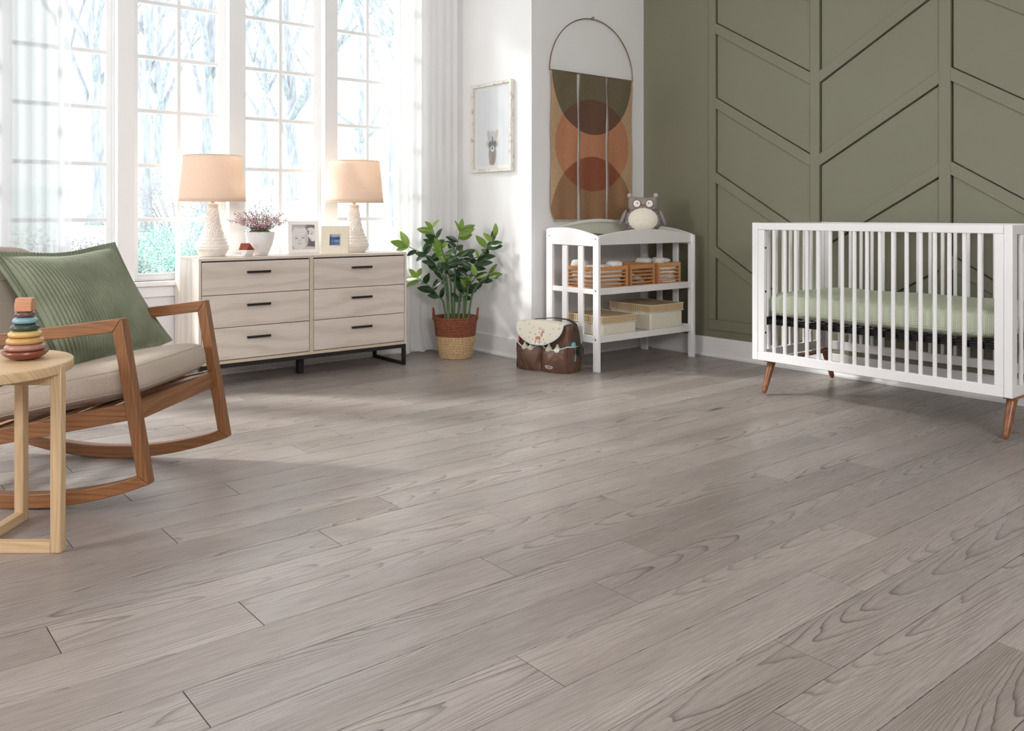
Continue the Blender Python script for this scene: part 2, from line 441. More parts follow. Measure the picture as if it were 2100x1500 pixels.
# ================================================================= CURTAINS
def sheer_mat(name, alpha, col=(.93, .93, .93, 1), tl_=.6):
    t = NT(name); v = t.coord()
    tr = t.node('ShaderNodeBsdfTransparent', {0: (1, 1, 1, 1)})
    di = t.node('ShaderNodeBsdfDiffuse', {0: col}); tl = t.node('ShaderNodeBsdfTranslucent', {0: col})
    m1 = t.node('ShaderNodeMixShader', {0: tl_, 1: di.outputs[0], 2: tl.outputs[0]})
    fac = alpha
    m2 = t.node('ShaderNodeMixShader', {0: fac, 1: tr.outputs[0], 2: m1.outputs[0]})
    t.l.new(m2.outputs[0], t.out.inputs[0]); return t.m
sheer = sheer_mat('sheer_voile', .8, tl_=.35); sheer_thin = sheer_mat('sheer_voile_thin', .9, (.62, .62, .63, 1), .4)
def curtain(name, label, x0, x1, yc, folds, amp, mat, seed, ztop=3.28, zbot=.0, puddle=0, taper=0):
    rn = random.Random(seed); ph = [rn.uniform(0, 6) for _ in range(6)]
    nu, nv = folds*12, 40
    def fn(u, v):
        z = ztop+(zbot-ztop)*v
        uu = u+.02*math.sin(3*u*PI+ph[0])*v
        x = x0+(x1-x0)*uu+taper*(1-u)*v
        fl = math.sin(2*PI*folds*u+ph[1]+.35*math.sin(5*u+ph[2]))+.45*math.sin(2*PI*folds*.53*u+ph[3]+v*1.2)
        a = amp*(.65+.5*v)*(.75+.25*math.sin(7*u+ph[4]))
        y = yc+a*fl
        x += .35*a*math.cos(2*PI*folds*u+ph[1])
        if puddle and v > .93:
            q = (v-.93)/.07
            y -= puddle*q*q*(.6+.4*math.sin(9*u+ph[5])); z = max(.012+.03*abs(math.sin(17*u+ph[2]))*(1-q*.5), z)
            x += .03*q*math.sin(13*u+ph[0])
        return (x, y, z)
    o = MB().grid(fn, nu, nv).obj(name, mat, smooth=True, recalc=False, angle=None)
    return tag(o, label, 'curtain')
curtain('sheer_curtain', 'white sheer curtain hanging over the leftmost window, beside the armchair',   .77, 1.155, WY-.11, 5, .020, sheer_thin, 5, zbot=.015)
curtain('sheer_curtain', 'white sheer curtain in the corner behind the potted plant, puddled on the floor', 3.40, 3.90, WY-.10, 7, .016, sheer, 12, zbot=.012, puddle=.10, taper=-.02)

# ================================================================= OUTSIDE
Fv = Vector((.6326, .7745, 0)); Rv = Vector((.7745, -.6326, 0))
def W(px, D, z=0): 
    p = Fv*D+Rv*((px-1050)/1756*D); return Vector((p.x, p.y, z))
def ground_z(D):
    if D < 6.5: return -.2
    return -.2+.095*(min(D, 30)-6.5)+.02*max(0, D-30)
lawn_mat = plain('lawn', srgb(190, 212, 204), .9, .25, 30)  # grass bleached: the glare outdoors is put into its colour
bark = NT('hazed_bark'); vv = bark.coord(); bs = bark.vmul(vv, (9, 9, 1.5))  # bark paled so that haze and overexposure sit in its colour
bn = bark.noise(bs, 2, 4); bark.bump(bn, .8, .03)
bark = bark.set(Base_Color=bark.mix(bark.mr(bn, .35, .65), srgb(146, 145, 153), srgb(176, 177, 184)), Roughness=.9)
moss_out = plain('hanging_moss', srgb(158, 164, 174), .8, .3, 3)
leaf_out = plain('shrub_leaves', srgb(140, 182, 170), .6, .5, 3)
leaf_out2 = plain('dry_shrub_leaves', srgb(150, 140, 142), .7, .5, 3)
def lawn(u, v):
    px = -500+u*2100; D = 6.9+(v**1.6)*75
    p = W(px, D); z = ground_z(D)+.05*mnoise.noise(Vector((p.x*.4, p.y*.4, 0)))
    if p.y < WY+.3: p.y = WY+.3+(.01)
    return (p.x, p.y, z)
tag(MB().grid(lawn, 60, 50).obj('lawn', lawn_mat, smooth=True, angle=None), 'pale sunlit grass lawn rising away outside the windows', 'lawn')
bpy.data.objects['lawn']['kind'] = 'structure'
del bpy.data.objects['lawn']['category']
def branchy(m, p, d, L, r, depth, rn, out=None):
    pts = [p]; rad = [r]; n = 5; q = p.copy(); dd = d.normalized()
    for i in range(n):
        dd = (dd+Vector((rn.uniform(-.16, .16), rn.uniform(-.16, .16), rn.uniform(-.05, .14)))).normalized()
        q = q+dd*L/n; pts.append(q.copy()); rad.append(r*(1-.5*(i+1)/n))
    m.tube(pts, rad, 6 if r < .08 else 9)
    if out is not None and depth <= 1: out += pts[2:]
    if depth > 0:
        for b in range(rn.choice((2, 3, 3))):
            k = rn.randint(2, n); ax = Vector((rn.uniform(-1, 1), rn.uniform(-1, 1), rn.uniform(.1, .9))).normalized()
            branchy(m, pts[k], (dd*.9+ax*.9), L*rn.uniform(.55, .8), rad[k]*.72, depth-1, rn, out)
def tree(label, px, D, basey, r, H, seed, fork=.45, leaves=0, depth=4, spread=.35, lmat=None, lsz=.035):
    z = 1.05-(basey-440)*D/1756 if basey else ground_z(D)
    b = W(px, D, z-.15); rn = random.Random(seed)
    t = thing('tree', label, 'tree', b)
    m = MB(); th = H*fork; pts = [Vector((0, 0, 0)), Vector((0, 0, .25))]; rad = [r*1.7, r*1.2]
    for i in range(1, 6): pts.append(Vector((rn.uniform(-.05, .05)*i*r*3, rn.uniform(-.1, .1)*r*3, .25+th*i/5))); rad.append(r*(1.05-.05*i))
    nf = len(pts)
    for i in range(1, 6): pts.append(pts[-1]+Vector((rn.uniform(-.12, .12), rn.uniform(-.12, .12), H*.09))); rad.append(r*.8*(1-i/5.6))
    m.tube(pts, rad, 12); m.obj('trunk', bark, t, smooth=True, angle=None)
    m = MB(); tips = []
    for k in range(4):
        a = 2*PI*k/4+rn.uniform(-.5, .5)
        branchy(m, pts[nf-2-(k % 2)+(k > 1)], Vector((math.cos(a)*spread*1.6, math.sin(a)*spread*1.6, 1)), H*.38, r*.5, depth, rn, tips)
    o = m.obj('branches', bark, t, smooth=True, angle=None); o['kind'] = 'stuff'
    if leaves:
        m = MB()
        for i in range(leaves):
            c = rn.choice(tips)+Vector((rn.gauss(0, .25), rn.gauss(0, .25), rn.gauss(-.1, .3))); leafquad(m, c, rn, lsz)
        o = m.obj('foliage', lmat or leaf_out, t, recalc=False); o['kind'] = 'stuff'
    return t
def leafquad(m, c, rn, s):
    a = Vector((rn.gauss(0, 1), rn.gauss(0, 1), rn.gauss(0, 1))).normalized(); b = a.orthogonal().normalized()
    m.add([c-a*s, c+b*s*.45, c+a*s, c-b*s*.45], [(0, 1, 2, 3)])
def shrub(label, px, D, w, h, seed, n, mat, s=.016):
    n = int(n*2.6)
    b = W(px, D, ground_z(D)-.02); rn = random.Random(seed); t = thing('shrub', label, 'shrub', b)
    m = MB()
    for i in range(n):
        a = rn.uniform(0, 2*PI); rr = w*math.sqrt(rn.random()); z = rn.random()**.7*h*math.sqrt(max(.05, 1-(rr/w)**2*.8))
        leafquad(m, Vector((rr*math.cos(a), rr*math.sin(a), z)), rn, s*rn.uniform(.6, 1.4))
    o = m.obj('foliage', mat, t, recalc=False); o['kind'] = 'stuff'
    m = MB()
    for i in range(14):
        a = rn.uniform(0, 2*PI); m.tube([(0, 0, -.05), (w*.35*math.cos(a), w*.35*math.sin(a), h*.4), (w*.7*math.cos(a), w*.7*math.sin(a), h*.75)], [.015, .01, .005], 5)
    m.obj('stems', bark, t)
    return t
tree('tall forked tree on the lawn seen through the third window', 597, 24, 412, .19, 13, 11, .2, depth=5, spread=.5, leaves=2600, lmat=moss_out)
tree('thick-trunked tree beside the right curtain, seen through the fourth window', 806, 17, 482, .25, 12, 4, .3, depth=5, spread=.6, leaves=2600, lmat=moss_out)
tree('slim distant tree seen low in the third window, left of the forked tree', 541, 42, 400, .22, 17, 21, .35, depth=4, leaves=2500, lmat=moss_out, lsz=.06)
tree('spreading distant tree seen through the middle of the fourth window', 742, 36, 410, .17, 14, 31, .2, depth=5, spread=.8, leaves=2500, lmat=moss_out, lsz=.05)
tree('leaning tree seen through the right half of the second window', 425, 20, 430, .16, 12, 41, .3, depth=5, leaves=4000, lmat=moss_out)
tree('tree seen through the left half of the second window', 318, 26, 425, .17, 13, 52, .25, depth=5, leaves=4000, lmat=moss_out)
tree('leafy tree seen through the leftmost window above the shrubs', 196, 15, 445, .12, 9, 61, .3, leaves=5000, depth=4, lmat=moss_out)
tree('tree with twiggy crown close outside the second window', 300, 12, 455, .07, 7, 66, .35, leaves=4000, depth=4, lmat=moss_out, lsz=.025)
tree('leafy evergreen at the top right corner of the fourth window', 842, 11.5, 470, .09, 5.2, 73, .45, leaves=9000, depth=4, spread=.55, lsz=.025)
sh = [('low teal shrub outside the second window, left side', 300, 8.6, .75, .95, 1, 3600, leaf_out), ('low teal shrub outside the second window, behind the left lamp', 412, 9.2, .8, 1.05, 2, 3600, leaf_out),
      ('dry brownish shrub outside the leftmost window', 182, 8.2, .7, .9, 3, 3000, leaf_out2), ('teal shrub at the lower edge of the leftmost window', 150, 7.6, .6, .55, 4, 2200, leaf_out),
      ('sparse twiggy shrub higher up the bank outside the second window', 372, 12.5, 1.1, 1.6, 5, 3000, leaf_out2), ('low shrub behind the armchair, seen through the left curtain', 66, 8.0, .8, 1.0, 6, 2600, leaf_out2),
      ('low teal ground cover outside the fourth window', 770, 8.9, .7, .38, 7, 1300, leaf_out), ('low teal ground cover outside the third window', 600, 8.4, .7, .2, 8, 700, leaf_out)]
for a in sh: shrub(*a)
# garden bench far outside
bn_ = thing('garden_bench', 'tiny pale slatted bench on the far lawn, seen through the third window', 'bench', W(556, 60, ground_z(60)), .3)
for i in range(3): MB().box(-.5, .5, -.25+i*.17, -.13+i*.17, .42, .45).obj('slat', bark, bn_)
for i in range(3): MB().box(-.5, .5, .3, .33, .55+i*.14, .63+i*.14).obj('slat', bark, bn_)
for x in (-.42, .42): MB().box(x-.04, x+.04, -.25, -.17, 0, .45).box(x-.04, x+.04, .24, .32, 0, .95).obj('leg', bark, bn_)

# ================================================================= DRESSER
ash = wood('ash_veneer', srgb(224, 213, 203), srgb(202, 189, 177), 'x', .5, k=14, warp=.9, fine=.5, tone=.03, stretch=1.1, bump=.05)
ash_y = wood('ash_veneer_top', srgb(228, 219, 209), srgb(204, 191, 179), 'z', .45, k=14, warp=.9, fine=.5, tone=.02, stretch=1.1, bump=.05)
edge_mat = plain('veneer_edge', srgb(206, 193, 170), .5, .04, 20)
dark_gap = plain('dark_carcass', srgb(46, 42, 40), .8)
DX0, DX1, DY0, DY1, DZ0, DZ1 = 1.77, 3.215, 5.10, 5.525, .147, .786
d = thing('dresser', 'long pale wood six-drawer dresser with black handles under the windows', 'dresser', ((DX0+DX1)/2, (DY0+DY1)/2, 0))
hw, hd = (DX1-DX0)/2, (DY1-DY0)/2
MB().box(-hw, hw, -hd, hd, DZ1-.016, DZ1).obj('top', [ash], d, bevel=.001)
for sx in (-1, 1): MB().box(min(sx*hw, sx*(hw-.016)), max(sx*hw, sx*(hw-.016)), -hd, hd, DZ0, DZ1-.016).obj('side_panel', ash_y, d, bevel=.001)
MB().box(-hw+.016, hw-.016, -hd, hd, DZ0, DZ0+.018).obj('bottom_panel', edge_mat, d)
xs_mid = (-.012+.003, .012+.003)
MB().box(xs_mid[0], xs_mid[1], -hd, hd-.02, DZ0+.018, DZ1-.016).obj('divider', edge_mat, d)
MB().box(-hw+.016, hw-.016, hd-.02, hd-.002, DZ0+.018, DZ1-.016).box(-hw+.016, xs_mid[0], -hd+.02, -hd+.03, DZ0+.018, DZ1-.016).box(xs_mid[1], hw-.016, -hd+.02, -hd+.03, DZ0+.018, DZ1-.016).obj('carcass', dark_gap, d)
drz = [.764, .5635, .3645, .1675]
for (a, b) in ((-hw+.020, xs_mid[0]-.004), (xs_mid[1]+.004, hw-.020)):
    for i in range(3):
        z1 = drz[i]-.002; z0 = drz[i+1]+.002; cx = (a+b)/2
        dr = MB().box(a-cx, b-cx, -hd+.001-0, -hd+.02, z0, z1).obj('drawer', ash, d, bevel=.001, loc=(cx, 0, 0))
        hz = drz[i]-.067
        MB().box(-.075, .075, -hd-.028, -hd-.018, hz-.007, hz+.007).box(-.07, -.06, -hd-.02, -hd+.002, hz-.004, hz+.004).box(.06, .07, -hd-.02, -hd+.002, hz-.004, hz+.004).obj('handle', black_metal, dr, bevel=.0015)
bz = DZ0
fm = MB(); s = .022
fm.box(-hw+.005, hw-.005, -hd+.003, -hd+.003+s, bz-s-.004, bz).box(-hw+.005, hw-.005, hd-.003-s, hd-.003, bz-s-.004, bz)
fm.obj('base_rail', black_metal, d, bevel=.001)
for sx in (-1, 1):
    x0_, x1_ = sorted((sx*(hw-.005), sx*(hw-.005-s)))
    MB().box(x0_, x1_, -hd+.003, -hd+.003+s, 0, bz-s-.004).box(x0_, x1_, hd-.003-s, hd-.003, 0, bz-s-.004).box(x0_, x1_, -hd+.003+s, hd-.003-s, 0, s).box(x0_, x1_, -hd+.003+s, hd-.003-s, bz-s-.004, bz-.001).obj('leg_frame', black_metal, d, bevel=.001)
MB().box(-.017, .022, -.06, -.02, 0, bz).obj('leg', black_metal, d, bevel=.001)

# ================================================================= LAMPS
ceramic = plain('white_ceramic', srgb(236, 230, 222), .28, .03, 12, .1, 90)
linen = NT('linen_shade'); lv = linen.coord(); lx, ly, lz = linen.sep(lv)
ln = linen.noise(linen.comb(linen.math('MULTIPLY', lx, 1), linen.math('MULTIPLY', ly, 1), linen.math('MULTIPLY', lz, 14)), 60, 3)
lcol = linen.mix(linen.mr(ln, .3, .7), srgb(240, 222, 206), srgb(250, 236, 222))
ld = linen.node('ShaderNodeBsdfDiffuse', {0: lcol}); lt = linen.node('ShaderNodeBsdfTranslucent', {0: lcol})
lm_ = linen.node('ShaderNodeMixShader', {0: .42, 1: ld.outputs[0], 2: lt.outputs[0]}); linen.l.new(lm_.outputs[0], linen.out.inputs[0]); linen = linen.m
bulb_m = NT('bulb_glow'); bulb_m = bulb_m.set(Base_Color=(1, .9, .75, 1), Emission_Color=(1, .72, .45, 1), Emission_Strength=6.0)
def lamp_relief(a, z, r):
    h = z
    n = 14
    if h > .30: return 0
    if h < .035: return 0
    v = 0
    if h < .14:                                   # brick-like dashes
        rowi = int((h-.035)/.021); ph = (rowi % 2)*.5
        fz = ((h-.035)/.021) % 1; fa = (a*n/(2*PI)+ph) % 1
        v = .0035 if (.18 < fz < .72 and .08 < fa < .92) else 0
    else:                                          # scallop arches
        rowi = int((h-.14)/.038); ph = (rowi % 2)*.5; fz = ((h-.14)/.038) % 1; fa = (a*8/(2*PI)+ph) % 1-.5
        q = math.sqrt((fa*2.1)**2+((fz-.15)*1.15)**2)
        v = .0035 if .62 < q < .86 or q < .22 else 0
    return v
def make_lamp(loc, label):
    t = thing('table_lamp', label, 'lamp', loc, group='matching table lamps on the dresser')
    key = [(0, .073), (.004, .077), (.03, .092), (.05, .102), (.062, .101), (.09, .090), (.13, .070), (.17, .056), (.21, .046), (.25, .039), (.27, .037), (.295, .032), (.31, .032), (.314, .036), (.328, .036), (.333, .030)]
    prof = []
    for i in range(110):
        z = .333*i/109
        for (z0, r0), (z1, r1) in zip(key, key[1:]):
            if z0 <= z <= z1: q = (z-z0)/(z1-z0); r = r0+(r1-r0)*q; break
        prof.append((r, z))
    MB().lathe(prof, 112, fn=lamp_relief).obj('base', ceramic, t, smooth=True, angle=60)
    MB().lathe([(.011, .33), (.011, .38), (.017, .382), (.017, .43), (.006, .432)], 16).obj('socket', plain('cream_socket', srgb(226, 206, 180), .4), t, smooth=True)
    MB().tube([(-.012+0, 0, .40)]+[(.055*math.cos(q), 0, .50+.115*math.sin(q)) for q in [PI+.6-(PI+1.2)*i/16*1 for i in range(17)]]+[(.012, 0, .40)], .0018, 6).obj('harp', brass, t)
    MB().lathe([(.002, .612), (.003, .63), (.008, .634), (.009, .642), (.003, .650), (.0005, .652)], 12).obj('finial', ceramic, t, smooth=True)
    n = 64
    def sh_(u, v):
        a = 2*PI*u; r = .2025-.0225*v/1*1; r = .2025+(.176-.2025)*v
        return (r*math.cos(a), r*math.sin(a), .347+.287*v)
    m = MB().grid(sh_, n, 10, cu=True)
    sh = m.obj('shade', linen, t, smooth=True, angle=None)
    md = sh.modifiers.new('t', 'SOLIDIFY'); md.thickness = .0025
    MB().tube([(.2025*math.cos(2*PI*i/n), .2025*math.sin(2*PI*i/n), .348) for i in range(n)], .0025, 6, closed=True).obj('shade_ring', linen, t)
    MB().tube([(.176*math.cos(2*PI*i/n), .176*math.sin(2*PI*i/n), .633) for i in range(n)], .0025, 6, closed=True).obj('shade_ring', linen, t)
    for q in range(3): a = 2*PI*q/3+.4; MB().tube([(.004*math.cos(a), .004*math.sin(a), .612), (.176*math.cos(a), .176*math.sin(a), .625)], .0015, 5).obj('shade_spoke', brass, t)
    MB().lathe([(.005, .43), (.02, .455), (.029, .485), (.024, .51), (.005, .522)], 16).obj('bulb', bulb_m, t, smooth=True)
    return t
l1 = make_lamp((1.956, 5.385, DZ1), 'white textured table lamp at the left end of the dresser')
l2 = copy_tree(l1); l2.location = (2.919, 5.31, DZ1); l2['label'] = 'white textured table lamp at the right end of the dresser, beside the photo frames'
for l in (l1, l2):
    add_light('lamp_glow', 'POINT', 6.5, (1, .74, .54), (l.location.x, l.location.y, DZ1+.485), shadow_soft_size=.03)

# ================================================================= THINGS ON THE DRESSER
pot_m = plain('white_pot', srgb(240, 239, 238), .4, .01, 4)
moss = plain('moss', srgb(88, 110, 40), .9, .4, 60, .6, 300)
heather = plain('heather_flowers', srgb(204, 156, 168), .7, .35, 60)
heather2 = plain('heather_leaves', srgb(70, 84, 52), .7, .35, 60)
p = thing('potted_heather', 'white pot of pink flowering heather between the lamps on the dresser', 'potted plant', (2.232, 5.30, DZ1))
MB().lathe([(.0, .001), (.046, .001), (.049, .004), (.062, .03), (.078, .07), (.088, .11), (.093, .147), (.094, .151), (.090, .152), (.086, .145), (.08, .12), (.0, .12)], 48, cap=False).obj('pot', pot_m, p, smooth=True)
MB().lathe([(.084, .122), (.082, .14), (.06, .158), (.03, .166), (.0005, .168)], 24, fn=lambda a, z, r: .004*math.sin(a*7+z*90), cap=False).obj('moss', moss, p, smooth=True, angle=None)
rn = random.Random(5)
for i in range(40):
    a = rn.uniform(0, 2*PI); lean = rn.uniform(.25, 1.35) if i > 3 else .15; L = rn.uniform(.13, .21)*(1.15 if i < 3 else 1)
    m = MB(); base = Vector((.045*math.cos(a)*rn.random(), .045*math.sin(a)*rn.random(), .15))
    dd = Vector((math.cos(a)*lean, math.sin(a)*lean, 1)).normalized(); q = base.copy(); pts = [q.copy()]
    for k in range(8): dd = (dd+Vector((math.cos(a)*.05*lean, math.sin(a)*.05*lean, -.02))+Vector((rn.gauss(0, .05), rn.gauss(0, .05), 0))).normalized(); q = q+dd*L/8; pts.append(q.copy())
    m.tube(pts, .0011, 4, mi=1)
    for k in range(84):
        f = rn.random(); idx = min(7, int(f*8)); c = pts[idx].lerp(pts[idx+1], f*8-idx) if idx+1 < len(pts) else pts[-1]
        s_ = .015*(1.15-f)*1.1+.002
        c = c+Vector((rn.gauss(0, s_), rn.gauss(0, s_), rn.gauss(0, .006))); sz = rn.uniform(.0018, .0034)
        b = Vector((rn.gauss(0, 1), rn.gauss(0, 1), rn.gauss(0, 1))).normalized(); e = b.orthogonal().normalized(); g_ = b.cross(e)
        mi = 1 if (f < .3 and rn.random() < .6) or rn.random() < .12 else 0
        m.add([c+b*sz*1.5, c+e*sz, c+g_*sz, c-e*sz, c-g_*sz, c-b*sz*1.2], [(0,1,2),(0,2,3),(0,3,4),(0,4,1),(5,2,1),(5,3,2),(5,4,3),(5,1,4)], mi)
    m.obj('flower_stem', [heather, heather2], p)

gm_ = thing('geometric_ornament', 'small faceted ornament, rust-coloured top and white bottom, in front of the heather pot', 'ornament', (2.105, 5.205, DZ1), math.radians(12))
rust = wood('stained_wood', srgb(150, 74, 48), srgb(112, 48, 30), 'x', .4, k=60, fine=.6, bump=.05)
hexr = [( .054*math.cos(PI/3*i), .054*math.sin(PI/3*i)) for i in range(6)]
def tri(r, off): return [(r*math.cos(2*PI*i/3+off), r*math.sin(2*PI*i/3+off)) for i in range(3)]
def gem(zr, zt, off, mi):
    T = tri(.034, off); v = [(x, y, zr) for x, y in hexr]+[(x, y, zt) for x, y in T]
    f = [(6, 7, 8)]
    for i in range(3):
        ang = (2*PI*i/3+off); # triangle vertex nearest between two hex verts
        k0 = int(math.floor(ang/(PI/3)+1e-6)) % 6; k1 = (k0+1) % 6; k2 = (k0+2) % 6
        f.append((k0, k1, 6+i)); f.append((k1, k2, 6+(i+1) % 3, 6+i))
    f.append((5, 4, 3, 2, 1, 0))
    return MB().add(v, f, mi)
gem(.042, .084, PI/6, 0).obj('wooden_top', rust, gm_, bevel=.0008, seg=1)
gem(.042, .0, PI/6+PI/3, 0).obj('white_bottom', pot_m, gm_, bevel=.0008, seg=1)

def photo_frame(label, loc, rz, w, h, bw, depth, lean, fmat, pmat, inner=.012):
    t = thing('photo_frame', label, 'photo frame', loc, rz)
    R_ = Matrix.Rotation(-lean, 4, 'X')
    hw_ = w/2; fr = MB()
    o = [(-hw_, 0), (hw_, 0), (hw_, h), (-hw_, h)]; i_ = [(-hw_+bw, bw), (hw_-bw, bw), (hw_-bw, h-bw), (-hw_+bw, h-bw)]
    v = [(x, 0, z) for x, z in o]+[(x, -.0, z) for x, z in i_]+[(x, depth, z) for x, z in o]+[(x, depth*.55, z) for x, z in i_]
    f = []
    for k in range(4):
        n = (k+1) % 4; f += [(k, n, n+4, k+4), (k+4, n+4, n+12, k+12), (n, k, k+8, n+8)]
    f.append((8, 11, 10, 9)); fr.add(v, f)
    a = fr.obj('frame', fmat, t, bevel=.002); a.rotation_euler = (-lean, 0, 0)
    b = MB().box(-hw_+bw-.001, hw_-bw+.001, depth*.5, depth*.5+.002, bw-.001, h-bw+.001).obj('photo', pmat, t); b.rotation_euler = (-lean, 0, 0)
    st = MB().beam((0, depth+.001, h*.7), (0, depth+h*.7*math.tan(lean)+.045, .004), .03, .004); 
    s2 = MB().beam((0, depth+h*.62*math.sin(lean), h*.62*math.cos(lean)), (0, depth+h*.62*math.sin(lean)+.045, .003), .03, .003, (0, 1, 0)).obj('stand', fmat, t)
    return t
# black and white portrait of a sleeping baby with a grown-up's face beside it (x,z in frame coordinates)
G = lambda v: srgb(v, v-3, v-2)
bw_ = prints('portrait_print', G(178), [
    ([(.045, .155, .05, .05, .3)], G(105)), ([(.04, .08, .045, .06, .2)], G(72)),
    ([(.020, .035, .08, .012, .4)], G(188)),
    ([(.064, .128, .026, .046, .08)], G(226)), ([(.050, .165, .022, .012, .3)], G(214)), ([(.040, .120, .008, .010, .2)], G(222)),
    ([(.056, .134, .010, .0025, .3)], G(48)), ([(.060, .146, .012, .002, .5)], G(120)), ([(.048, .098, .009, .003, .3)], G(130)),
    ([(-.022, .112, .056, .082, .04)], G(214)), ([(-.030, .075, .050, .045, .1)], G(208)), ([(-.020, .185, .04, .012, .6)], G(178)),
    ([(.022, .10, .010, .05, .6)], G(186)),
    ([(-.046, .103, .011, .0030, .3)], G(58)), ([(.000, .106, .011, .0030, .3)], G(58)),
    ([(-.046, .116, .012, .0014, .6)], G(160)), ([(.000, .119, .012, .0014, .6)], G(160)),
    ([(-.028, .086, .0024, .0016, .5)], G(88)), ([(-.017, .0865, .0024, .0016, .5)], G(88)), ([(-.022, .092, .007, .004, .8)], G(196)),
    ([(-.024, .068, .015, .0018, .5)], G(120)), ([(-.024, .061, .010, .002, .7)], G(180))], rough=.3)
cream = plain('cream_frame', srgb(228, 220, 200), .45, .03, 30)
wframe = plain('white_frame', srgb(240, 240, 240), .4, .01, 10)
yaw_cam = math.atan2(-.6326, .7745)
photo_frame('white frame with a black and white baby portrait, behind the cream frame', (2.588, 5.405, DZ1), yaw_cam+.42, .208, .222, .027, .02, .13, wframe, bw_)
beach = prints('beach_print', srgb(66, 82, 128), [
    ([(0, .16, .08, .047, .15)], srgb(140, 160, 200)), ([(-.01, .135, .05, .010, .8)], srgb(205, 212, 226)),
    ([(.03, .107, .045, .007, .3)], srgb(52, 62, 96)), ([(0, .078, .05, .022, .8)], srgb(92, 112, 160)), ([(.01, .088, .03, .004, .8)], srgb(150, 166, 200)),
    ([(-.008, .079, .0022, .017, .3)], srgb(30, 36, 60))], rough=.3)
f2 = photo_frame('cream frame with a small blue seaside photo, leaning in front of the baby portrait', (2.705, 5.19, DZ1), yaw_cam+.05, .185, .19, .058, .022, .16, cream, beach)
MB().box(-.038, .038, -.004, .001, .054, .058).box(-.038, .038, -.004, .001, .132, .136).box(-.038, -.034, -.004, .001, .058, .132).box(.034, .038, -.004, .001, .058, .132).obj('inner_bead', cream, f2, bevel=.001, rot=(-.16, 0, 0))

# ================================================================= PICTURE ON THE SIDE WALL
worn = NT('weathered_frame'); wv_ = worn.coord(); wn = worn.noise(worn.vmul(wv_, (60, 18, 18)), 1, 4, .6)
worn = worn.set(Base_Color=worn.mix(worn.mr(wn, .52, .72), srgb(224, 221, 212), srgb(150, 138, 122)), Roughness=.7)
pc = thing('framed_picture', 'framed raccoon print in a weathered white frame on the white side wall', 'picture', (SX-.001, 5.075, 1.705))
hh, hw_ = .336, .243
m = MB()
for (y0, y1, z0, z1) in ((-hw_, hw_, hh-.024, hh), (-hw_, hw_, -hh, -hh+.024), (-hw_, -hw_+.022, -hh+.024, hh-.024), (hw_-.022, hw_, -hh+.024, hh-.024)): m.box(-.034, 0, y0, y1, z0, z1)
m.obj('frame', worn, pc, bevel=.0015)
MB().box(-.012, -.002, -hw_+.021, hw_-.021, -hh+.023, hh-.023).obj('mat_board', plain('mat_board', srgb(238, 238, 238), .8, .005), pc)
g_ = lambda v, b=0: srgb(v, v, v+b)
# y grows to the left of the picture as seen
rac = prints('raccoon_print', srgb(226, 230, 234), [
    ([(.0, -.20, .045, .09, .3)], srgb(140, 138, 140)), ([(-.012, -.235, .012, .05, .5)], srgb(150, 122, 96)), ([(.028, -.24, .01, .05, .5)], srgb(168, 146, 120)),
    ([(.048, -.048, .018, .03, .25)], srgb(205, 186, 160)), ([(-.052, -.048, .018, .03, .25)], srgb(205, 186, 160)),
    ([(.0, -.09, .058, .062, .25)], srgb(190, 188, 190)), ([(.0, -.062, .03, .035, .4)], srgb(198, 198, 200)),
    ([(.045, -.125, .035, .03, .3)], srgb(206, 206, 206)), ([(-.045, -.125, .035, .03, .3)], srgb(206, 206, 206)),
    ([(.026, -.128, .026, .027, .25)], srgb(108, 106, 110)), ([(-.026, -.128, .026, .027, .25)], srgb(108, 106, 110)),
    ([(.0, -.1, .007, .035, .4)], srgb(90, 88, 90)), ([(.0, -.162, .024, .022, .25)], srgb(216, 214, 212)), ([(.0, -.157, .009, .009, .3)], srgb(62, 60, 64)),
    ([(.024, -.126, .005, .005, .4)], srgb(28, 28, 30)), ([(-.024, -.126, .005, .005, .4)], srgb(28, 28, 30))], ax='yz', rough=.7)
MB().box(-.0135, -.0122, -.19, .19, -.285, .285).obj('print', rac, pc)
gl = NT('picture_glass'); a1 = gl.node('ShaderNodeBsdfTransparent', {0: (1, 1, 1, 1)}); a2 = gl.node('ShaderNodeBsdfGlossy', {0: (1, 1, 1, 1), 'Roughness': .05})
a3 = gl.node('ShaderNodeMixShader', {0: .07, 1: a1.outputs[0], 2: a2.outputs[0]}); gl.l.new(a3.outputs[0], gl.out.inputs[0])
MB().box(-.020, -.018, -hw_+.0215, hw_-.0215, -hh+.0235, hh-.0235).obj('glazing', gl.m, pc)

# ================================================================= WALL HANGING
ZT = 2.1; HX0, HX1 = 4.125, 5.0; HXC = (HX0+HX1)/2
wh = thing('wall_hanging', 'three-strip cloth wall hanging with overlapping earth-tone circles on a brass hoop', 'wall hanging', (HXC, MY-.02, ZT))
rr = (HX1-HX0)/2
hoop = [(rr*math.cos(PI*i/40), 0, .424*math.sin(PI*i/40)) for i in range(41)]
MB().tube(hoop, .0035, 8).tube([(-rr, 0, 0), (rr, 0, 0)], .0035, 8).obj('hoop', brass, wh, smooth=True)
MB().tube([(0, .018, .436), (0, -.006, .436), (0, -.010, .432), (0, -.010, .442)], .003, 8).lathe([(.0005, .4315), (.007, .4315), (.007, .4405), (.0005, .4405)], 12, c=(0, .0)).obj('nail', brass, wh)
tan_, olive, terra, brn = srgb(196, 164, 130), srgb(114, 104, 82), srgb(192, 134, 100), srgb(160, 122, 90)
c1 = (0, .0, rr*.955, .45, .004); c2 = (.0, -.53, rr*.885, .345, .004); c3 = (0, -1.10, rr*1.0, .485, .004)
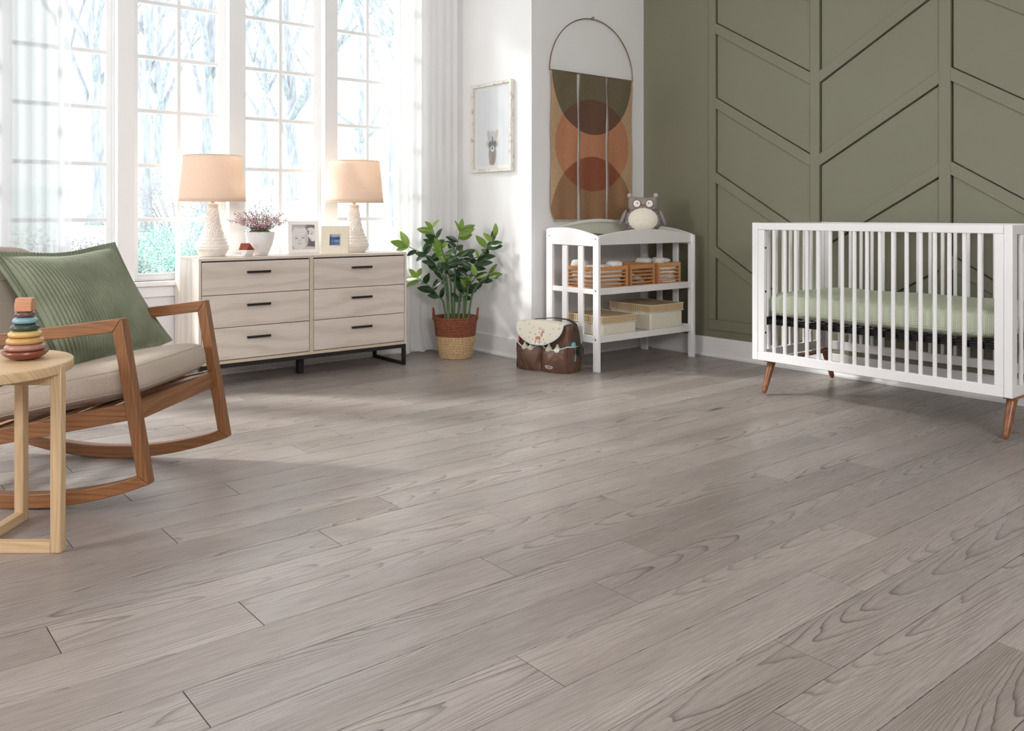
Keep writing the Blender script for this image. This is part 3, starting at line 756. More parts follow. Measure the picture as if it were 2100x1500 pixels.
cloth = prints('printed_linen', tan_, [([c2], terra), ([c3], brn), ([c1], olive), ([c1, c2], srgb(110, 78, 64)), ([c2, c3], srgb(148, 86, 62))], weave=.22, wv=260)
strips = [(-rr+.012, -rr+.272), (-rr+.300, -rr+.575), (-rr+.600, rr-.006)]
fringe_m = plain('frayed_thread', srgb(205, 186, 150), .9, .1, 40)
rn = random.Random(2)
for si, (xa, xb) in enumerate(strips):
    hgt = 1.085
    def fn(u, v, xa=xa, xb=xb, si=si):
        x = xa+(xb-xa)*u; z = -.002-hgt*v
        inw = .03*max(0, (v-.9)/.1)**2*(1 if (si == 0 and u < .1) else 0)
        y = -.002-.004*math.sin(u*9+si)*v-.003*math.sin(v*7+u*5+si*2)
        x += .004*math.sin(v*13+si*2)*(1 if u < .5 else -.6)+inw
        return (x, y, z)
    MB().sheet(fn, 14, 40, .0016).obj('cloth_strip', cloth, wh, smooth=True)
    m = MB()
    for side, uu in ((0, 0.0), (1, 1.0)):
        for k in range(120):
            v = k/119; p0 = Vector(fn(uu, v)); dx = (-1 if side == 0 else 1)*rn.uniform(.003, .011)
            m.beam(p0, p0+Vector((dx, rn.uniform(-.002, .001), rn.uniform(-.004, .004))), .0018, .0010, (0, 1, 0.01))
    for k in range(60):
        p0 = Vector(fn(k/59, 1)); m.beam(p0, p0+Vector((rn.uniform(-.002, .002), rn.uniform(-.002, 0), -rn.uniform(.008, .018))), .002, .001, (0, 1, 0.01))
    o = m.obj('fringe', fringe_m, wh); o['kind'] = 'stuff'

# ================================================================= CHANGING TABLE
ct = thing('changing_table', 'white slatted changing table with two shelves in the corner', 'changing table', (4.03, 4.03, 0))
Wd, Dp = 1.005, .52
for x in (0, Wd-.022):
    ph = {0: .912, 1: .958}
    for j, (y0, y1) in enumerate(((0, .052), (Dp-.062, Dp))):
        MB().box(x, x+.022, y0, y1, 0, .836+.006*j).obj('leg', lacquer, ct, bevel=.002)
    # arched end panel
    pts = [(0, .835), (Dp, .842)]; top = []
    for i in range(21):
        u = 1-i/20; y = Dp*u; zz = .902+(.952-.902)*u+.028*math.sin(PI*u)
        if i == 0: zz -= .008; 
        if i == 20: zz -= .004
        top.append((y, zz))
    MB().prism(pts+top, x-.0005, x+.0225, 'x').obj('end_panel', lacquer, ct, bevel=.003)
    for ys in (.150, .308): MB().box(x+.002, x+.018, ys, ys+.05, .20, .836).obj('slat', lacquer, ct, bevel=.003)
    MB().box(x+.001, x+.021, .052, Dp-.062, .19, .24).box(x+.003, x+.019, .052, Dp-.062, .515, .55).obj('side_rail', lacquer, ct, bevel=.002)
    if x == 0:
        for (yy, zz) in ((.026, .885), (.026, .54), (.026, .215), (Dp-.03, .9)):
            MB().tube([(-.0015, yy, zz), (.004, yy, zz)], .006, 10).obj('screw', chrome, ct)
pts = [(.022, .845), (Wd-.022, .845)]+[(.022+(Wd-.044)*(1-i/20), .905+.042*math.sin(PI*i/20)) for i in range(21)]
MB().prism(pts, .022, .040, 'y').obj('front_panel', lacquer_soft, ct, bevel=.002)
pts = [(.022, .845), (Wd-.022, .845)]+[(.022+(Wd-.044)*(1-i/20), .945+.072*math.sin(PI*i/20)) for i in range(21)]
MB().prism(pts, Dp-.022, Dp-.004, 'y').obj('back_panel', lacquer, ct, bevel=.002)
MB().box(.022, Wd-.022, .040, Dp-.022, .845, .857).obj('top_shelf', lacquer, ct)
for nm, z in (('middle_shelf', .555), ('bottom_shelf', .235)):
    MB().box(.0225, Wd-.0225, .04, Dp-.02, z-.03, z-.015).obj(nm, lacquer_soft, ct)
    MB().box(.022, Wd-.022, .024, .040, z-.045, z).obj('front_rail', lacquer_soft, ct, bevel=.002)
    MB().box(.022, Wd-.022, Dp-.02, Dp-.005, z-.045, z+.0).obj('back_rail', lacquer_soft, ct, bevel=.002)
sage = plain('sage_fabric', srgb(196, 200, 184), .85, .03, 10, .3, 400)
def pad_fn(u, v):
    x = .03+(Wd-.06)*u
    pr = [(.050, .858), (.052, .895), (.075, .905), (.12, .895), (.26, .885), (.40, .90), (.45, .93), (.485, .942), (.494, .93), (.495, .858)]
    k = v*(len(pr)-1); i = min(int(k), len(pr)-2); f = k-i
    y = pr[i][0]+(pr[i+1][0]-pr[i][0])*f; z = pr[i][1]+(pr[i+1][1]-pr[i][1])*f
    ar = math.sin(PI*u)
    if y > .36: z += .055*ar*min(1, (y-.36)/.08)*(1 if z > .87 else 0)
    return (x, y, z)
m = MB().grid(pad_fn, 30, 36)
o = m.obj('changing_pad', sage, smooth=True, angle=None); o.location = (4.03, 4.03, .0)
bm = bmesh.new(); bm.from_mesh(o.data); bmesh.ops.holes_fill(bm, edges=bm.edges, sides=0); bmesh.ops.recalc_face_normals(bm, faces=bm.faces); bm.to_mesh(o.data); bm.free()
tag(o, 'sage green contoured changing pad on top of the changing table', 'pad')

# bamboo crates on the middle shelf
bamboo = wood('bamboo', srgb(214, 160, 108), srgb(190, 130, 80), 'x', .4, k=120, fine=.6, tone=.08, bump=.05)
diaper = NT('diaper_cloth'); dn = diaper.noise(diaper.coord(), 45, 3); diaper.bump(dn, .5, .004)
diaper = diaper.set(Base_Color=diaper.mix(diaper.mr(dn, .58, .66), srgb(236, 233, 226), srgb(214, 212, 208)), Roughness=.85)
def crate(label, x0, x1, y0, y1, h, gaps=5):
    t = thing('bamboo_crate', label, 'crate', ((x0+x1)/2, (y0+y1)/2, .541), group='bamboo crates on the middle shelf')
    w, dd = (x1-x0)/2, (y1-y0)/2; c = .018; th = .009
    for sx in (-1, 1):
        for sy in (-1, 1):
            a0, a1 = sorted((sx*w, sx*(w-c))); b0, b1 = sorted((sy*dd, sy*(dd-th)))
            c0, c1_ = sorted((sx*w, sx*(w-th))); e0, e1 = sorted((sy*(dd-th), sy*(dd-th-.02)))
            MB().box(a0, a1, b0, b1, 0, h).box(c0, c1_, e0, e1, 0, h).obj('corner_post', bamboo, t)
    zs = [0]+[.026+i*(h-.05)/gaps for i in range(gaps)]
    for sy in (-1, 1):
        b0, b1 = sorted((sy*(dd-.001), sy*(dd-th+.001)))
        for i in range(gaps+1):
            z0 = .002 if i == 0 else (i*(h-.028)/gaps); z1 = z0+(.0088 if 0 < i < gaps else (.014 if i == 0 else .026))
            MB().box(-w+c, w-c, b0, b1, z0, z1).obj('slat', bamboo, t)
    for sx in (-1, 1):
        b0, b1 = sorted((sx*(w-.001), sx*(w-th+.001)))
        for i in range(gaps+1):
            z0 = .002 if i == 0 else (i*(h-.028)/gaps); z1 = z0+(.0088 if 0 < i < gaps else (.014 if i == 0 else .026))
            MB().box(b0, b1, -dd+.029, dd-.029, z0, z1).obj('slat', bamboo, t)
    MB().box(-w+th, w-th, -dd+th, dd-th, .002, .007).obj('bottom', bamboo, t)
    return t
crate('bamboo crate of white folded diapers at the left of the middle shelf', 4.085, 4.39, 4.10, 4.42, .155)
crate('small bamboo crate of loose patterned cloths, in the middle of the middle shelf', 4.425, 4.68, 4.11, 4.43, .155)
crate('bamboo crate heaped with white diapers at the right of the middle shelf', 4.715, 4.965, 4.11, 4.43, .158)
def cloth_roll(name, label, cat, c, sx, sy, sz, seed, rz=0, mat=None, group=None, sq=.6):
    rn = random.Random(seed); off = Vector((rn.random()*50, rn.random()*50, 0))
    def fn(u, v):
        a = 2*PI*u; b = PI*(v-.5)
        sg = lambda q, e: math.copysign(abs(q)**e, q)
        x = sg(math.cos(b), sq)*sg(math.cos(a), sq); y = sg(math.cos(b), sq)*sg(math.sin(a), sq); z = sg(math.sin(b), .8)
        n = 1+.10*mnoise.noise(Vector((x*2, y*2, z*2))+off)+.04*mnoise.noise(Vector((x*7, y*7, z*7))+off)
        return (x*sx*n, y*sy*n, z*sz*n)
    o = MB().grid(fn, 32, 14, cu=True).obj(name, mat or diaper, smooth=True, angle=None); o.location = c; o.rotation_euler = (0, 0, rz)
    return tag(o, label, cat, group)
k = 0
for (cx, n, nm) in ((4.237, 4, 'left'), (4.84, 4, 'right')):
    w_ = .135 if nm == 'left' else .107
    for i in range(n):
        cloth_roll('folded_diaper', 'white folded diaper, %s in the pile inside the %s bamboo crate' % (('lowest', 'second from the bottom', 'second from the top', 'topmost')[i], nm), 'diaper', (cx, 4.262, .566+i*.030), w_+.006, .149, .0172, 30+k, 0, group='diapers stacked in the %s crate' % nm, sq=.4); k += 1
cloth_roll('diaper', 'white diaper bulging over the back left corner of the left crate', 'diaper', (4.15, 4.33, .70), .05, .06, .036, 41, .3)
cloth_roll('diaper', 'flat white diaper lying across the middle of the left crate', 'diaper', (4.22, 4.22, .69), .10, .09, .014, 43, .3)
cloth_roll('diaper', 'rounded white diaper on the right side of the left crate', 'diaper', (4.335, 4.18, .703), .05, .055, .024, 42, -.3)
cloth_roll('diaper', 'white diaper heaped at the left of the right crate', 'diaper', (4.77, 4.30, .705), .045, .06, .026, 44, .4)
cloth_roll('diaper', 'white diaper heaped in the middle of the right crate', 'diaper', (4.83, 4.21, .71), .04, .055, .026, 45, -.5)
cloth_roll('diaper', 'white diaper heaped at the right end of the right crate', 'diaper', (4.905, 4.25, .706), .045, .07, .022, 46, .1)
grey_cloth = prints('patterned_cloth', srgb(214, 212, 206), [([(0, 0, .03, .004, .5)], srgb(120, 130, 120)), ([(.03, .01, .02, .004, .5)], srgb(110, 112, 120))], ax='xy')
cloth_roll('folded_cloth', 'white and grey cloth leaning inside the middle crate', 'cloth', (4.55, 4.24, .60), .09, .1, .02, 47, 0, grey_cloth).rotation_euler = (0, .35, 0)
cloth_roll('folded_cloth', 'white cloth lying on the bottom of the middle crate', 'cloth', (4.55, 4.26, .563), .105, .13, .012, 48, 0, diaper)

# fabric boxes on the bottom shelf
canvas = plain('cream_canvas', srgb(226, 220, 204), .8, .02, 10, .2, 300)
wov = NT('woven_lid'); wx, wy, wz = wov.sep(wov.coord())
wa = wov.math('SINE', wov.math('MULTIPLY', wov.math('ADD', wx, wov.math('ADD', wy, wz)), 560)); wb_ = wov.math('SINE', wov.math('MULTIPLY', wov.math('SUBTRACT', wov.math('SUBTRACT', wx, wov.math('MULTIPLY', wy, 1.6)), wz), 560))
wf = wov.math('MULTIPLY', wa, wb_); wf = wov.mr(wf, -.3, .3)
wov = wov.set(Base_Color=wov.mix(wf, srgb(160, 128, 86), srgb(230, 208, 168)), Roughness=.7)
piping = plain('cream_piping', srgb(232, 226, 208), .7, .02)
def fabric_box(label, x0, x1, y0, y1, hb, hl):
    t = thing('storage_box', label, 'storage box', ((x0+x1)/2, (y0+y1)/2, .2205), group='lidded fabric boxes on the bottom shelf')
    w, dd = (x1-x0)/2, (y1-y0)/2
    MB().box(-w+.006, w-.006, -dd+.006, dd-.006, 0, hb).obj('body', canvas, t, bevel=.012, seg=3)
    MB().box(-w, w, -dd, dd, hb-.002, hb+hl).obj('lid', wov, t, bevel=.004)
    m = MB()
    for z in (hb-.001, hb+hl):
        m.tube([(-w, -dd, z), (w, -dd, z), (w, dd, z), (-w, dd, z)], .003, 6, closed=True)
    m.obj('piping', piping, t)
    return t
fabric_box('smaller cream canvas box with a woven lid at the left of the bottom shelf', 4.13, 4.475, 4.09, 4.46, .088, .046)
fabric_box('larger cream canvas box with a woven lid at the right of the bottom shelf', 4.625, 4.985, 4.10, 4.51, .128, .05)

# ================================================================= OWL
grey_knit = NT('grey_knit'); kx, ky, kz = grey_knit.sep(grey_knit.coord())
kn = grey_knit.noise(grey_knit.vmul(grey_knit.coord(), (40, 40, 170)), 1, 3, dist=.6); grey_knit.bump(kn, .8, .004)
grey_knit = grey_knit.set(Base_Color=grey_knit.mix(grey_knit.mr(kn, .4, .6), srgb(92, 84, 84), srgb(176, 168, 164)), Roughness=.95)
grey_felt = plain('grey_felt', srgb(158, 151, 146), .95, .06, 30, .5, 300)
fluff = plain('cream_fluff', srgb(236, 230, 214), .95, .04, 40, 1.0, 120)
felt_white = plain('white_felt', srgb(242, 240, 234), .9, .01)
stitch = plain('brown_stitch', srgb(140, 108, 98), .9, .05)
black_b = plain('black_bead', srgb(20, 18, 18), .2)
pom = plain('pompom_wool', srgb(186, 178, 176), .95, .12, 90, .8, 200)
wing_m = plain('wing_felt', srgb(150, 142, 144), .95, .12, 60, .5, 200)
owl = thing('owl_plush', 'grey plush owl with cream tummy sitting on the changing table', 'plush toy', (4.680, 4.225, .908), yaw_cam-.12)
def superq(m, c, s, e=.9, pinch=None, n=32, mm=20, mi=0):
    def fn(u, v):
        a = 2*PI*u; b = PI*(v-.5)
        sg = lambda q, ee: math.copysign(abs(q)**ee, q)
        x = math.cos(b)*sg(math.cos(a), e); y = math.cos(b)*sg(math.sin(a), e); z = math.sin(b)
        k = pinch(x, z) if pinch else 1
        return (c[0]+x*s[0]*k, c[1]+y*s[1]*k, c[2]+z*s[2])
    return m.grid(fn, n, mm, mi=mi, cu=True)
superq(MB(), (0, 0, .096), (.134, .085, .11), .85).obj('body', grey_knit, owl, smooth=True, angle=None)
def head_fn(u, v):
    a = 2*PI*u; b = PI*(v-.5); sg = lambda q, ee: math.copysign(abs(q)**ee, q)
    x = sg(math.cos(b), .45)*sg(math.cos(a), .55); y = math.cos(b)*math.sin(a)*.9; z = sg(math.sin(b), .55)
    zz = .052*z+(.016*abs(x)**2.2 if z > 0 else 0)
    return (x*.106, y*.068, .213+zz)
MB().grid(head_fn, 36, 24, cu=True).obj('head', grey_felt, owl, smooth=True, angle=None)
def tummy(u, v):
    a = 2*PI*u; r = v
    x = .106*r*math.cos(a)*(1+.012*math.sin(23*a)); z = .105+.083*r*math.sin(a)*(1+.015*math.sin(31*a))
    q = max(0, 1-(x/.134)**2-((z-.096)/.11)**2); y = -.085*math.sqrt(q)**.9-.006*(1-r**6)-.004
    if z > .17: y = min(y, -.062)
    return (x, y, z)
MB().grid(tummy, 48, 10, cu=True).obj('tummy', fluff, owl, smooth=True, angle=None)
for sx in (-1, 1):
    MB().lathe([(.0005, -.003), (.030, -.003), (.031, 0), (.030, .003), (.0005, .003)], 24).obj('eye_ring', stitch, owl, loc=(sx*.045, -.064, .220), rot=(PI/2, 0, 0))
    e = MB().lathe([(.0005, -.002), (.0245, -.002), (.0245, .002), (.0005, .002)], 24).obj('eye', felt_white, owl, loc=(sx*.045, -.0675, .220), rot=(PI/2, 0, 0))
    superq(MB(), (0, 0, 0), (.0045, .0045, .003), 1, n=10, mm=6).obj('pupil', black_b, e, smooth=True, loc=(-sx*.006 if sx > 0 else .004, .003, .003))
    superq(MB(), (0, 0, 0), (.019, .018, .019), 1, n=16, mm=10).obj('ear_pompom', pom, owl, smooth=True, loc=(sx*.094, 0, .279))
    superq(MB(), (0, 0, 0), (.017, .03, .062), 1, n=16, mm=12).obj('wing', wing_m, owl, smooth=True, loc=(sx*.142, -.01, .118), rot=(0, -sx*.38, 0))
    ft = MB()
    for q in range(3): superq(ft, (sx*.068+(q-1)*.019, -.078-.006*(q == 1), .017), (.012, .016, .016), 1, n=12, mm=8)
    ft.obj('foot', plain('spotted_fabric', srgb(206, 200, 176), .9, .5, 140), owl, smooth=True)
MB().tube([(-.014, -.068, .212), (-.007, -.073, .205), (0, -.075, .2), (.007, -.073, .205), (.014, -.068, .212), (.008, -.072, .215), (0, -.074, .209), (-.008, -.072, .215)], .0022, 6, closed=True).obj('beak', stitch, owl)

# ================================================================= CRIB
cr = thing('crib', 'white slatted baby crib with round brown wooden legs by the green wall', 'crib', (4.29, 1.60, 0))
CL, CD = 1.415, .745      # along Y, along X
Z0, Z1 = .197, 1.002
P = .038
for x in (0, CD-P):
    for y in (0, CL-P): MB().box(x, x+P, y, y+P, Z0, Z1).obj('corner_post', lacquer, cr, bevel=.003)
def side(x):
    y0, y1 = P+.001, CL-P-.001
    MB().box(x, x+.03, y0, y1, Z1-.042, Z1-.001).obj('top_rail', lacquer, cr, bevel=.003)
    MB().box(x, x+.03, y0, y1, Z0, Z0+.052).obj('bottom_rail', lacquer, cr, bevel=.003)
    for y in (y0, y1-.042): MB().box(x+.002, x+.03, y, y+.042, Z0+.052, Z1-.042).obj('stile', lacquer, cr, bevel=.003)
slat_me = MB().lathe([(.0105, Z0+.05), (.0105, Z1-.040)], 14).mesh('slat', lacquer, True, 40)
ysl = [2.875-.0704*i-1.60 for i in range(17)]
side(0); side(CD-.03)
for y in ysl:
    link('slat', slat_me, cr, loc=(.015, y, 0))
    link('slat', slat_me, cr, loc=(CD-.015, y, 0))
for y in (.002, CL-.032):
    MB().box(P, CD-P, y, y+.03, Z1-.046, Z1-.001).obj('end_rail', lacquer, cr, bevel=.003)
    MB().box(P, CD-P, y, y+.03, Z0, Z0+.052).obj('end_rail', lacquer, cr, bevel=.003)
    for x in (P, CD-P-.03): MB().box(x, x+.03, y+.002, y+.028, Z0+.052, Z1-.046).obj('end_stile', lacquer, cr, bevel=.002)
    for i in range(7): link('slat', slat_me, cr, loc=(P+.03+(CD-2*P-.06)*(i+1)/8, y+.015, 0))
for z in (.855, .60, .36):
    MB().tube([(.016, CL-P-.046, z), (.016, CL-P-.0405, z)], .006, 10).obj('screw_hole', black_b, cr)
    MB().tube([(CD-.016, CL-P-.046, z), (CD-.016, CL-P-.0405, z)], .006, 10).obj('screw_hole', black_b, cr)
walnut = wood('walnut', srgb(150, 94, 56), srgb(108, 62, 34), 'z', .32, k=50, fine=.6, tone=.05, bump=.04)
for (x, y, sx, sy) in ((.0, 1.335, -1, 1), (.0, .03, -1, 1), (CD, 1.335, 1, 1), (CD, .03, 1, 1)):
    tx = x-sx*.085; fx = x+sx*.0
    bz_ = Z0+.001
    pts = [Vector((tx, y, bz_)).lerp(Vector((fx, y, 0.008)), q) for q in (0, .5, .9, .97, 1)]
    MB().tube(pts, [.0245, .0195, .0155, .0125, .006], 20).obj('leg', walnut, cr, smooth=True)
for y in (1.335, .03): MB().box(.04, CD-.04, y-.028, y+.028, Z0-.012, Z0+.0).obj('leg_plate', walnut, cr, bevel=.002)
# spring base
m = MB()
m.tube([(.045, .06, .43), (.045, CL-.06, .43), (CD-.045, CL-.06, .43), (CD-.045, .06, .43)], .012, 8, closed=True)
for i in range(18): y = .1+i*(CL-.2)/17; m.tube([(.045, y, .428), (CD-.045, y, .428)], .003, 5)
for i in range(9): x = .09+i*(CD-.18)/8; m.tube([(x, .06, .424), (x, CL-.06, .424)], .003, 5)
for y in (.05, CL-.05): m.box(.04, CD-.04, y-.012, y+.012, .40, .445)
m.box(.036, .05, .06, CL-.06, .408, .438)
m.obj('spring_frame', spring_black, cr)
# mattress
gh = NT('gingham_sheet'); gx, gy, gz = gh.sep(gh.coord())
def chk(a, f): return gh.math('GREATER_THAN', gh.math('FRACT', gh.math('MULTIPLY', a, f)), .5)
ca = chk(gy, 118.0); 
cb = chk(gh.math('ADD', gx, gz), 118.0)
sm_ = gh.math('MULTIPLY', gh.math('ADD', ca, cb), .5)
gcol = gh.mix(sm_, srgb(230, 234, 218), srgb(166, 180, 146))
gn = gh.noise(gh.vmul(gh.coord(), (10, 10, 10)), 1, 2); gh.bump(gn, .35, .01)
gh = gh.set(Base_Color=gcol, Roughness=.85)
mx, my = .665, 1.315
def mat_fn(u, v):
    a = 2*PI*u; b = PI*(v-.5); sg = lambda q, e: math.copysign(abs(q)**e, q)
    ca_, sa_ = math.cos(a), math.sin(a); cb_ = sg(math.cos(b), .32); z = sg(math.sin(b), .45)
    x = cb_*sg(ca_, .16)*mx/2; y = cb_*sg(sa_, .16)*my/2
    w = .006*mnoise.noise(Vector((x*6, y*6, z)))+.004*math.sin(y*26)*(abs(z) < .9)*.6
    pk = .0045*math.sin(2*PI*y/.072+3*x)*max(0, 1-abs(z)**3)
    x += pk*(1 if x > 0 else -1)*(abs(x) > mx*.4)
    return (x*(1+w*.8), y*(1+w*.4), z*.078+(.004*math.sin(y*14+x*5) if z > .8 else 0))
o = MB().grid(mat_fn, 160, 28, cu=True).obj('crib_mattress', gh, smooth=True, angle=None); o.location = (4.29+CD/2, 1.60+CL/2, .522)
tag(o, 'crib mattress in a pale green gingham sheet', 'mattress')

# ================================================================= PLANT
bk = thing('potted_plant', 'leafy green potted plant in a two-tone woven basket by the window corner', 'potted plant', (3.665, 5.145, 0))
def rope_mat(name, c1_, c2_):
    t = NT(name); x, y, z = t.sep(t.coord()); an = t.math('ARCTAN2', y, x)
    w = t.noise(t.comb(t.math('MULTIPLY', an, 9), t.math('MULTIPLY', z, 260), 0), 1, 3)
    n2 = t.noise(t.coord(), 90, 2); f = t.math('ADD', t.math('MULTIPLY', w, .7), t.math('MULTIPLY', n2, .3))
    t.bump(w, .7, .003); return t.set(Base_Color=t.mix(t.mr(f, .38, .62), c1_, c2_), Roughness=.8)
seagrass = rope_mat('seagrass', srgb(158, 126, 86), srgb(218, 190, 148)); seagrass_d = rope_mat('seagrass_brown', srgb(88, 46, 28), srgb(158, 92, 62))
def brad(z): return .118+(.162-.118)*min(1, (z/.30))**.75
def rope(a, z, r):
    return .0022*math.sin(z/.0125*2*PI/1.0)+.0012*math.sin(34*a+int(z/.0125)*1.7)
zs = [i*.0025 for i in range(0, 121)]
MB().lathe([(.0005, .002), (.1, .002)]+[(brad(z), z+.002) for z in zs if z <= .16], 96, fn=lambda a, z, r: rope(a, z, r) if r > .11 else 0, cap=False).obj('basket_bottom', seagrass, bk, smooth=True, angle=None)
MB().lathe([(brad(z), z+.002) for z in zs if z >= .16]+[(brad(.3)-.008, .303), (brad(.3)-.012, .29), (.14, .24)], 96, fn=rope, cap=False).obj('basket_top', seagrass_d, bk, smooth=True, angle=None)
ax_l = math.atan2(-.6326, .7745)
for s_ in (-1, 1):
    c = Vector((math.cos(ax_l), math.sin(ax_l), 0))*s_; tg = Vector((-c.y, c.x, 0))
    pts = []
    for i in range(17):
        q = PI*i/16; pts.append(c*(.158+.008*math.sin(q))+tg*(.038*math.cos(q))+Vector((0, 0, .275+.085*math.sin(q)**.7)))
    MB().tube(pts, .0075, 8).obj('handle', seagrass_d, bk, smooth=True)
MB().lathe([(.15, .25), (.1, .262), (.05, .268), (.0005, .27)], 24, fn=lambda a, z, r: .006*math.sin(5*a+r*60), cap=False).obj('soil', plain('soil', srgb(58, 46, 38), .95, .5, 60, .8, 100), bk, smooth=True, angle=None)
stem_m = plain('plant_stem', srgb(74, 100, 58), .5, .15, 30)
def leaf_material(name, c1_, c2_):
    t = NT(name); x, y, z = t.sep(t.coord())
    mid = t.mr(t.math('ABSOLUTE', y), .0, .0025, 1, 0)
    n = t.noise(t.coord(), 25, 2); r = t.node('ShaderNodeObjectInfo').outputs['Random']
    c = t.mix(t.mr(t.math('ADD', n, t.math('MULTIPLY', r, .5)), .4, .95), c1_, c2_)
    c = t.mix(t.math('MULTIPLY', mid, .35), c, srgb(150, 170, 90))
    t.l.new(c, t.p.inputs['Base Color']); t.p.inputs['Roughness'].default_value = .32
    tl = t.node('ShaderNodeBsdfTranslucent', {0: c}); mx_ = t.node('ShaderNodeMixShader', {0: .22, 1: t.p.outputs[0], 2: tl.outputs[0]}); t.l.new(mx_.outputs[0], t.out.inputs[0])
    return t.m
leaf_dark = leaf_material('leaf_dark', srgb(24, 46, 28), srgb(52, 84, 44)); leaf_light = leaf_material('leaf_young', srgb(84, 118, 44), srgb(132, 160, 70))
def leaf_mesh(mat):
    m = MB(); nu, nv = 9, 4; vs = []
    for j in range(nv+1):
        for i in range(nu+1):
            u = i/nu; w = .215*math.sin(PI*min(1, u**.9))**.75*(1-.12*u)+.004; s_ = (j/nv-.5)*2
            vs.append((u, s_*w, .10*abs(s_)**1.5*w*2-.10*(u-.5)**2+.025))
    fs = [(j*(nu+1)+i, j*(nu+1)+i+1, (j+1)*(nu+1)+i+1, (j+1)*(nu+1)+i) for j in range(nv) for i in range(nu)]
    return m.add(vs, fs).mesh('leaf', mat, True, None)
lmd, lml = leaf_mesh(leaf_dark), leaf_mesh(leaf_light)
PD = 6.28; PC = Vector((3.665, 5.145, 0))
def pw(cx, cy, dd=0):     # plant drawing coordinates (5 units per photo pixel) to local metres
    x, y = 800+cx/5, 440+cy/5; D = PD+dd; w = W(x, D); return Vector((w.x, w.y, 1.05-(y-440)*D/1756))-PC
stems = [
 ([(575,1000),(545,900),(505,850),(430,760),(340,695),(270,645)], -.02, [(235,600),(290,610),(215,662),(235,712),(375,680),(375,768),(455,840),(470,730),(545,810)], 4),
 ([(598,1000),(575,760),(520,610),(470,520),(400,440),(300,385),(190,330)], .03, [(85,300),(130,345),(160,250),(260,378),(335,428),(410,500),(378,340),(450,430),(545,560),(560,690)], 3),
 ([(605,1010),(590,760),(560,560),(520,400),(470,250),(430,130)], .08, [(455,100),(410,125),(375,165),(385,195),(500,210),(440,240),(425,290),(530,290),(505,370),(610,470)], 4),
 ([(655,1050),(662,800),(665,600),(670,400),(695,280),(715,180)], .02, [(680,120),(720,110),(785,145),(785,183),(775,228),(690,350),(745,410),(640,460),(800,395),(600,600),(730,600)], 5),
 ([(760,1040),(790,800),(850,560),(930,420),(1050,280),(1090,190)], .0, [(950,280),(880,410),(1010,240),(1085,200),(1095,300),(1070,335),(1000,440),(970,505),(900,560),(780,520)], 4),
 ([(800,1020),(830,880),(870,760),(950,670),(1030,600)], .06, [(1060,560),(1095,630),(1010,580),(930,700),(850,790),(800,860),(1040,640)], 3),
 ([(690,1050),(720,860),(790,740),(860,670),(900,600)], -.10, [(868,590),(892,645),(830,680),(790,700),(750,705),(700,760),(660,840),(740,800)], 5),
 ([(640,1050),(625,760),(600,560),(550,420),(510,270)], -.08, [(505,300),(560,320),(480,340),(500,395),(612,400),(555,470),(680,500),(560,530)], 6),
 ([(700,1050),(720,800),(760,600),(800,470),(1040,410)], .12, [(1110,410),(1050,400),(1000,375),(840,480),(700,650),(760,690),(820,640),(880,740)], 2),
 ([(745,1050),(760,850),(740,650),(720,520),(750,380)], .10, [(740,400),(800,390),(700,470),(780,470),(690,560),(800,560),(690,690),(780,780),(700,870)], 1)]
rn = random.Random(9)
